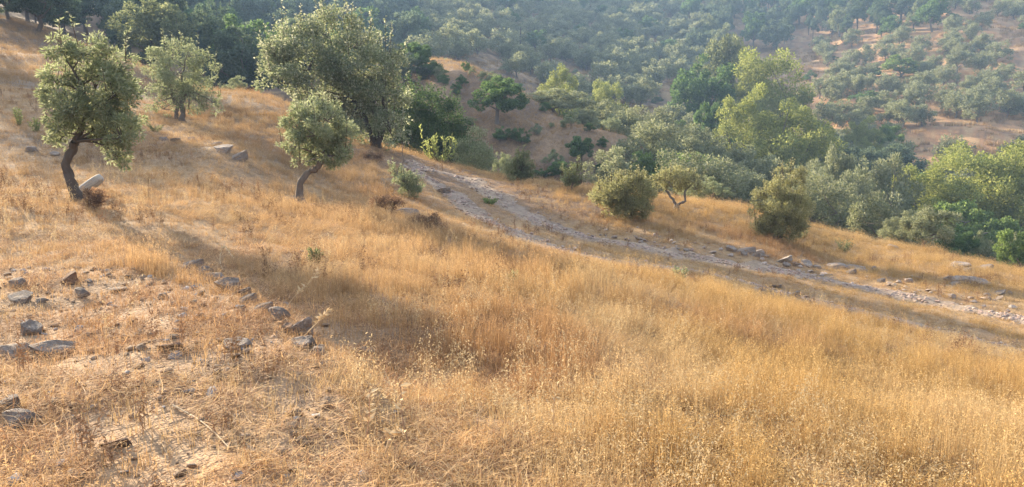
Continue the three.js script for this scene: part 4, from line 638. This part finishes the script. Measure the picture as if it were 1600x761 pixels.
/* ---------- grass, straw, gravel ---------- */
const rutD = (x, z) => { const r = Math.hypot(x, z); if (r < 10 || r > 40) return [9, 9]; return [polyDist(x, z, RUTS[0]), polyDist(x, z, RUTS[1])].map((q, k) => q[0] - rutWidth(q[2], k)); };
const worn = [[560, 560, 0.5], [610, 610, 0.55], [660, 670, 0.5], [700, 730, 0.5], [540, 530, 0.4], [300, 375, 1.2], [230, 360, 1.0], [370, 395, 0.8]].map(([px, py, r]) => { const p = hit(px, py); return [p.x, p.z, r]; });
const lush = [[1300, 560, 2.2], [1500, 600, 2.5], [1100, 480, 3], [900, 450, 3], [760, 420, 2.5], [1250, 650, 1.5], [620, 380, 2.5], [1500, 690, 1.6]].map(([px, py, r]) => { const p = hit(px, py); return [p.x, p.z, r]; });
function cover(x, z) {                                      // [share of ground under standing grass, its height]
  const r = Math.hypot(x, z), az = Math.atan2(x, -z); let d = 0.95, h = 0.17 + 0.09 * fbm(x * 0.5 + 11, z * 0.5, 3) + 0.05 * fbm(x * 2, z * 2, 2);
  d *= smooth(-0.5, -0.1, fbm(x * 0.9 + 5, z * 0.9, 3)) * 0.5 + 0.5;
  for (const [a, b, q] of lush) { const t = smooth(q, 0, Math.hypot(x - a, z - b)); h += 0.06 * t; d = mixn(d, 1, t); }
  for (const [a, b, q] of worn) { const t = smooth(q * 1.3, q * 0.4, Math.hypot(x - a, z - b)); d *= 1 - 0.85 * t; h *= 1 - 0.5 * t; }
  if (x < -1 && r > 9 && r < 34) { const t = smooth(-0.25, -0.55, az); h *= 1 - 0.4 * t; d *= 1 - 0.5 * t; }
  if (r < 14 && inside(x, z, BARE)) { d *= 0.06; h *= 0.55; }
  const [a, b] = rutD(x, z), m = Math.min(a, b);
  if (m < 0.35) { d *= smooth(0, 0.35, m); h *= 0.5 + 0.5 * smooth(0, 0.35, m); }
  if (m < 3) h *= mixn(0.32, 1, smooth(0.2, 3, m));
  if (a < 1.3 && b < 1.3) { d *= 0.85; h *= 0.5; }
  if (r < 14) { const w = polyDist(x, z, WALL)[0], t = smooth(0.55, 0.15, w); d *= 1 - 0.8 * t; h *= 1 - 0.4 * t; }
  if (r > 34 && az > -0.22) { d *= smooth(0.25, -0.15, fbm(x * 0.12 + 40, z * 0.12, 3)) * 0.9 + 0.1; h *= 1.3; }
  return [d, h];
}
function tuftGeo(seed, n, rad, hgt, wid, heads) {
  reseed(seed); const mb = new MB();
  for (let k = 0; k < n; k++) {
    const a = rr(0, 6.28), q = Math.sqrt(rnd()) * rad, m = rnd(), v = rr(0.75, 1.15), col = (m < 0.6 ? [0.455, 0.33, 0.17] : m < 0.85 ? [0.54, 0.415, 0.24] : [0.38, 0.25, 0.125]).map((c) => c * v);
    const e = mb.blade(Math.cos(a) * q, -0.02, Math.sin(a) * q, rr(0, 6.28), hgt * rr(0.45, 1.1), wid * rr(0.7, 1.3), Math.abs(gauss()) * 0.26, gauss() * 0.45, col, 3);
    if (rnd() < heads) for (let s = 0; s < 5; s++) { const u = unit(), d = V(u[0] * 0.8, -0.3 + u[1] * 0.7, u[2] * 0.8).normalize(), nn = V(...unit()).cross(d).normalize(); const L = rr(0.011, 0.021); mb.leaf(e[0] + gauss() * 0.012, e[1] - s * 0.012 + 0.01, e[2] + gauss() * 0.012, d.x, d.y, d.z, nn.x, nn.y, nn.z, L, L * 0.34, 0.6 * v, 0.45 * v, 0.245 * v); }
  }
  return mb.geo(false);
}
function litterGeo(seed, n, rad) {
  reseed(seed); const mb = new MB();
  for (let k = 0; k < n; k++) {
    const a = rr(0, 6.28), q = Math.sqrt(rnd()) * rad, v = rr(0.7, 1.2), m = rnd(), col = (m < 0.5 ? [0.6, 0.415, 0.21] : m < 0.8 ? [0.68, 0.52, 0.31] : [0.33, 0.2, 0.11]).map((c) => c * v);
    mb.blade(Math.cos(a) * q, rr(0.0, 0.03), Math.sin(a) * q, rr(0, 6.28), rr(0.05, 0.16), rr(0.003, 0.006), rr(1.05, 1.6), gauss() * 0.9, col, 3);
  }
  return mb.geo(false);
}
function scatter(name, label, geos, mat, list) {            // list: [x, y, z, turn, tilt, sx, sy, r, g, b]
  const o = new THREE.Group(); o.name = name; tag(o, label, name.replace(/_/g, ' ').split(' ').slice(-2).join(' '), null, 'stuff'); scene.add(o);
  const e = new THREE.Euler(), q = new THREE.Quaternion(), m4 = new THREE.Matrix4(), c = new THREE.Color();
  geos.forEach((g, k) => {
    const mine = list.filter((_, i) => i % geos.length === k), im = new THREE.InstancedMesh(g, mat, mine.length); im.name = name + '_patch'; im.castShadow = im.receiveShadow = true; im.userData.kind = 'stuff';
    mine.forEach(([x, y, z, turn, tilt, sx, sy, r, gg, b], i) => { e.set(tilt, turn, 0, 'YXZ'); q.setFromEuler(e); im.setMatrixAt(i, m4.compose(V(x, y, z), q, V(sx, sy, sx))); im.setColorAt(i, c.setRGB(r, gg, b)); });
    o.add(im);
  });
}
function tone(x, z) {                                       // straw colour drifts in broad patches
  const r = Math.hypot(x, z), az = Math.atan2(x, -z), a = fbm(x * 0.35 + 3, z * 0.35, 3), b = fbm(x * 0.8, z * 0.8 + 30, 2);
  let c = lerp3([1.06, 0.94, 0.86], [1.02, 0.91, 0.68], smooth(-0.35, 0.45, az));
  c = lerp3(c, [0.88, 0.72, 0.62], smooth(0.08, 0.5, a)); c = lerp3(c, [1.12, 1.1, 1.08], smooth(0.1, 0.4, b) * 0.7);
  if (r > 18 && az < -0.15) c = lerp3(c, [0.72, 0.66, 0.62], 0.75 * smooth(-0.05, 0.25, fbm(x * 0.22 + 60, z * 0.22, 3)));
  if (r > 42) c = lerp3(c, [0.74, 0.66, 0.6], 0.35 * smooth(42, 50, r));
  return c;
}
{
  const tall = [], short = [], litter = [], SPAN = 0.76;
  reseed(501);
  const bands = [[1.8, 5, 150], [5, 9, 120], [9, 16, 80], [16, 32, 46], [32, 60, 16], [60, 88, 12]];
  for (const [r0, r1, dens] of bands) {
    const n = Math.round(SPAN * (r1 * r1 - r0 * r0) * dens);
    for (let k = 0; k < n; k++) {
      const r = Math.sqrt(mixn(r0 * r0, r1 * r1, rnd())), az = rr(-SPAN, SPAN), x = Math.sin(az) * r, z = -Math.cos(az) * r, [d, h] = cover(x, z), t = tone(x, z), v = rr(0.85, 1.12), big = 1 + smooth(8, 40, r) * 0.7;
      if (r > 62 && (az > 0.2 || az < -0.16)) continue;
      const lod = smooth(0.1, 0.32, fbm(x * 0.55 + 90, z * 0.55, 3)) * (r < 30 ? 1 : 0), clump = 0.62 + 0.75 * smooth(-0.35, 0.35, fbm(x * 2.6, z * 2.6 + 50, 2));
      if (rnd() < d) tall.push([x, ground(x, z), z, lod > 0.3 && rnd() < 0.85 ? 2.4 + 1.6 * fbm(x * 0.3, z * 0.3 + 70, 2) + gauss() * 0.5 : rr(0, 6.28), gauss() * 0.14 + lod * rr(0.5, 1.15), big, h / 0.3 * clump * rr(0.7, 1.3), t[0] * v, t[1] * v, t[2] * v]);
      else if (r < 34 && !(r < 14 && inside(x, z, BARE) && rnd() < 0.55)) short.push([x, ground(x, z), z, rr(0, 6.28), gauss() * 0.2, 1, rr(0.5, 1.2), t[0] * v, t[1] * v, t[2] * v]);
    }
  }
  const keepRut = (L) => L.filter(([x, , z]) => Math.min(...rutD(x, z)) > -0.05 || rnd() < 0.22);
  scatter('dry_grass', 'golden dry grass standing over the whole slope', [1, 2, 3, 4, 5, 6].map((s) => tuftGeo(600 + s, 28, 0.09, 0.3, 0.0033, 0.3)), M.grass, tall);
  scatter('dry_stubble', 'short straw-coloured stubble in the worn patches and between ruts', [1, 2, 3].map((s) => tuftGeo(620 + s, 16, 0.09, 0.09, 0.0042, 0)), M.grass, keepRut(short));
  reseed(503);
  for (const [r0, r1, dens] of [[1.8, 6, 110], [6, 12, 60], [12, 26, 14]]) {
    const n = Math.round(SPAN * (r1 * r1 - r0 * r0) * dens);
    for (let k = 0; k < n; k++) { const r = Math.sqrt(mixn(r0 * r0, r1 * r1, rnd())), az = rr(-SPAN, SPAN), x = Math.sin(az) * r, z = -Math.cos(az) * r, t = tone(x, z), v = rr(0.8, 1.15); if (fbm(x * 2.2 + 7, z * 2.2, 3) < (inside(x, z, BARE) ? -0.06 : -0.2)) continue; litter.push([x, ground(x, z) + 0.005, z, rr(0, 6.28), 0, rr(0.8, 1.3), rr(0.8, 1.4), t[0] * v, t[1] * v, t[2] * v]); }
  }
  scatter('straw_litter', 'broken straw lying flat on the trampled soil', [1, 2, 3, 4].map((s) => litterGeo(640 + s, 24, 0.13)), M.grass, keepRut(litter));
  reseed(511); const brown = [], oats = [];
  for (let k = 0; k < 30000 && brown.length < 800; k++) { const r = Math.sqrt(mixn(9, 30 * 30, rnd())), az = rr(-SPAN, SPAN), x = Math.sin(az) * r, z = -Math.cos(az) * r; if ((az > 0.05 && r < 9) || fbm(x * 0.45 + 200, z * 0.45, 3) < 0.18 - 0.12 * rnd() || Math.min(...rutD(x, z)) < 0.1) continue; const v = rr(0.7, 1.1); brown.push([x, ground(x, z), z, rr(0, 6.28), gauss() * 0.2, rr(0.7, 1.3), rr(0.6, 1.3), v, v, v]); }
  for (let k = 0; k < 60000 && oats.length < 1100; k++) { const r = Math.sqrt(mixn(5, 26 * 26, rnd() * rnd())), az = rr(-SPAN, SPAN), x = Math.sin(az) * r, z = -Math.cos(az) * r; if (fbm(x * 0.7 + 300, z * 0.7, 3) < 0.05 || Math.min(...rutD(x, z)) < 0.3 || (r < 14 && (inside(x, z, BARE) && rnd() > 0.06 || polyDist(x, z, WALL)[0] < 0.7))) continue; const v = rr(0.8, 1.05); oats.push([x, ground(x, z), z, rr(0, 6.28), gauss() * 0.2, 1, rr(0.75, 1.25), v, v, v]); }
  const brownGeo = (sd) => { reseed(sd); const mb = new MB(); for (let k = 0; k < 9; k++) { const az = rr(0, 6.28), c = [0.25 * rr(0.8, 1.2), 0.15, 0.085], e = mb.blade(gauss() * 0.04, -0.02, gauss() * 0.04, az, rr(0.12, 0.26), 0.005, Math.abs(gauss()) * 0.5, gauss() * 0.3, c, 3); for (let q = 0; q < 14; q++) { const u = unit(), tt = rr(0.25, 1), d = V(...u), nn = V(...unit()).cross(d).normalize(), L = rr(0.012, 0.034), w = rr(0.8, 1.25); mb.leaf(e[0] * tt, e[1] * tt, e[2] * tt, d.x, d.y, d.z, nn.x, nn.y, nn.z, L, L * 0.4, 0.3 * w, 0.18 * w, 0.1 * w); } } return mb.geo(false); };
  const oatGeo = (sd) => { reseed(sd); const mb = new MB(); for (let k = 0; k < 4; k++) { const e = mb.blade(gauss() * 0.03, -0.02, gauss() * 0.03, rr(0, 6.28), rr(0.2, 0.33), 0.003, Math.abs(gauss()) * 0.3, gauss() * 0.5, [0.5, 0.36, 0.19], 4); for (let q = 0; q < 9; q++) { const u = unit(), d = V(u[0], -0.6 + u[1] * 0.5, u[2]).normalize(), nn = V(...unit()).cross(d).normalize(), L = rr(0.015, 0.025), w = rr(0.85, 1.1); mb.leaf(e[0] + gauss() * 0.03, e[1] - q * 0.014, e[2] + gauss() * 0.03, d.x, d.y, d.z, nn.x, nn.y, nn.z, L, L * 0.3, 0.58 * w, 0.45 * w, 0.26 * w); } } return mb.geo(false); };
  scatter('brown_weeds', 'dark brown dead weeds scattered in the golden grass', [1, 2, 3].map((q) => brownGeo(680 + q)), M.dead, brown);
  scatter('wild_oats', 'pale nodding wild oat stalks rising above the grass', [1, 2, 3].map((q) => oatGeo(690 + q)), M.grass, oats);
  reseed(509); const weeds = [];
  for (let k = 0; k < 60000 && weeds.length < 11000; k++) { const r = Math.sqrt(mixn(80 * 80, 300 * 300, rnd())), az = rr(-0.3, 0.72), x = Math.sin(az) * r, z = -Math.cos(az) * r; if (fbm(x * 0.2, z * 0.2, 3) < -0.05) continue; const v = rr(0.6, 1.1), s = rr(0.7, 1.5); weeds.push([x, ground(x, z), z, rr(0, 6.28), 0, s, s * rr(0.6, 1.2), v, v * 0.92, v * 0.82]); }
  scatter('far_dry_weeds', 'dry weeds and grass tufts over the far and red slopes', [1, 2].map((s2) => tuftGeo(660 + s2, 40, 0.55, 0.5, 0.05, 0)), M.grass, weeds);
  // stones on the ruts, clods and chips on the bare soil
  reseed(505); const stones = [], clods = [], small = [11, 12, 13, 14].map((s) => rockGeo(s, 0.7, 6, 1, 0.1));
  RUTS.forEach((L, k) => {
    const c = new THREE.CatmullRomCurve3(L.map(([x, z]) => V(x, 0, z)));
    for (let i = 0; i < 6500; i++) { const u = rnd(), p = c.getPoint(u), t = c.getTangent(u), q = gauss() * 0.75 * rutWidth(u * (L.length - 1), k) * 1.2, x = p.x - t.z * q, z = p.z + t.x * q, s = Math.pow(rnd(), 3.5) * 0.06 + 0.01, v = rr(0.65, 1.2), w = rr(0.86, 1); if (fbm(x * 1.1 + 13, z * 1.1, 3) < 0.12 - 0.5 * rnd()) continue; stones.push([x, ground(x, z) + 0.035 + s * 0.2, z, rr(0, 6.28), rr(-0.5, 0.5), s, s * rr(0.6, 1), 0.46 * v, 0.37 * v * w, 0.3 * v * w]); }
  });
  for (let i = 0; i < 260; i++) { const u = rnd(), L = RUTS[0], c = new THREE.CatmullRomCurve3(L.slice(5).map(([x, z]) => V(x, 0, z))), p = c.getPoint(u), t = c.getTangent(u), q = -Math.abs(gauss()) * 1.4 - 0.3, x = p.x - t.z * q, z = p.z + t.x * q, s = Math.pow(rnd(), 3) * 0.1 + 0.02, v = rr(0.7, 1.2); stones.push([x, ground(x, z) + s * 0.15, z, rr(0, 6.28), rr(-0.5, 0.5), s, s * rr(0.6, 1), 0.42 * v, 0.34 * v, 0.28 * v]); }
  const stoneMat = new THREE.MeshStandardMaterial({ color: 0xffffff, map: rockTone, roughness: 0.95, flatShading: true });
  scatter('gravel', 'loose grey and pinkish gravel on the wheel ruts and verge', small, stoneMat, stones);
  reseed(507);
  for (let i = 0; i < 5200; i++) { const r = Math.sqrt(mixn(3, 110, rnd())), az = rr(-SPAN, 0.1), x = Math.sin(az) * r, z = -Math.cos(az) * r; if (!inside(x, z, BARE) && rnd() > 0.12) continue; const s = Math.pow(rnd(), 4) * 0.045 + 0.006, v = rr(0.6, 1.2), w = rnd() < 0.3; clods.push([x, ground(x, z) + s * 0.2, z, rr(0, 6.28), rr(-0.6, 0.6), s, s * rr(0.5, 1), (w ? 0.38 : 0.32) * v, (w ? 0.36 : 0.22) * v, (w ? 0.35 : 0.14) * v]); }
  scatter('soil_clods', 'crumbs of soil and stone chips on the bare left foreground', small, stoneMat, clods);
  console.log('tall', tall.length, 'short', short.length, 'litter', litter.length, 'stones', stones.length, clods.length);
}
//@@ENDGRASS
renderer.render(scene, camera);
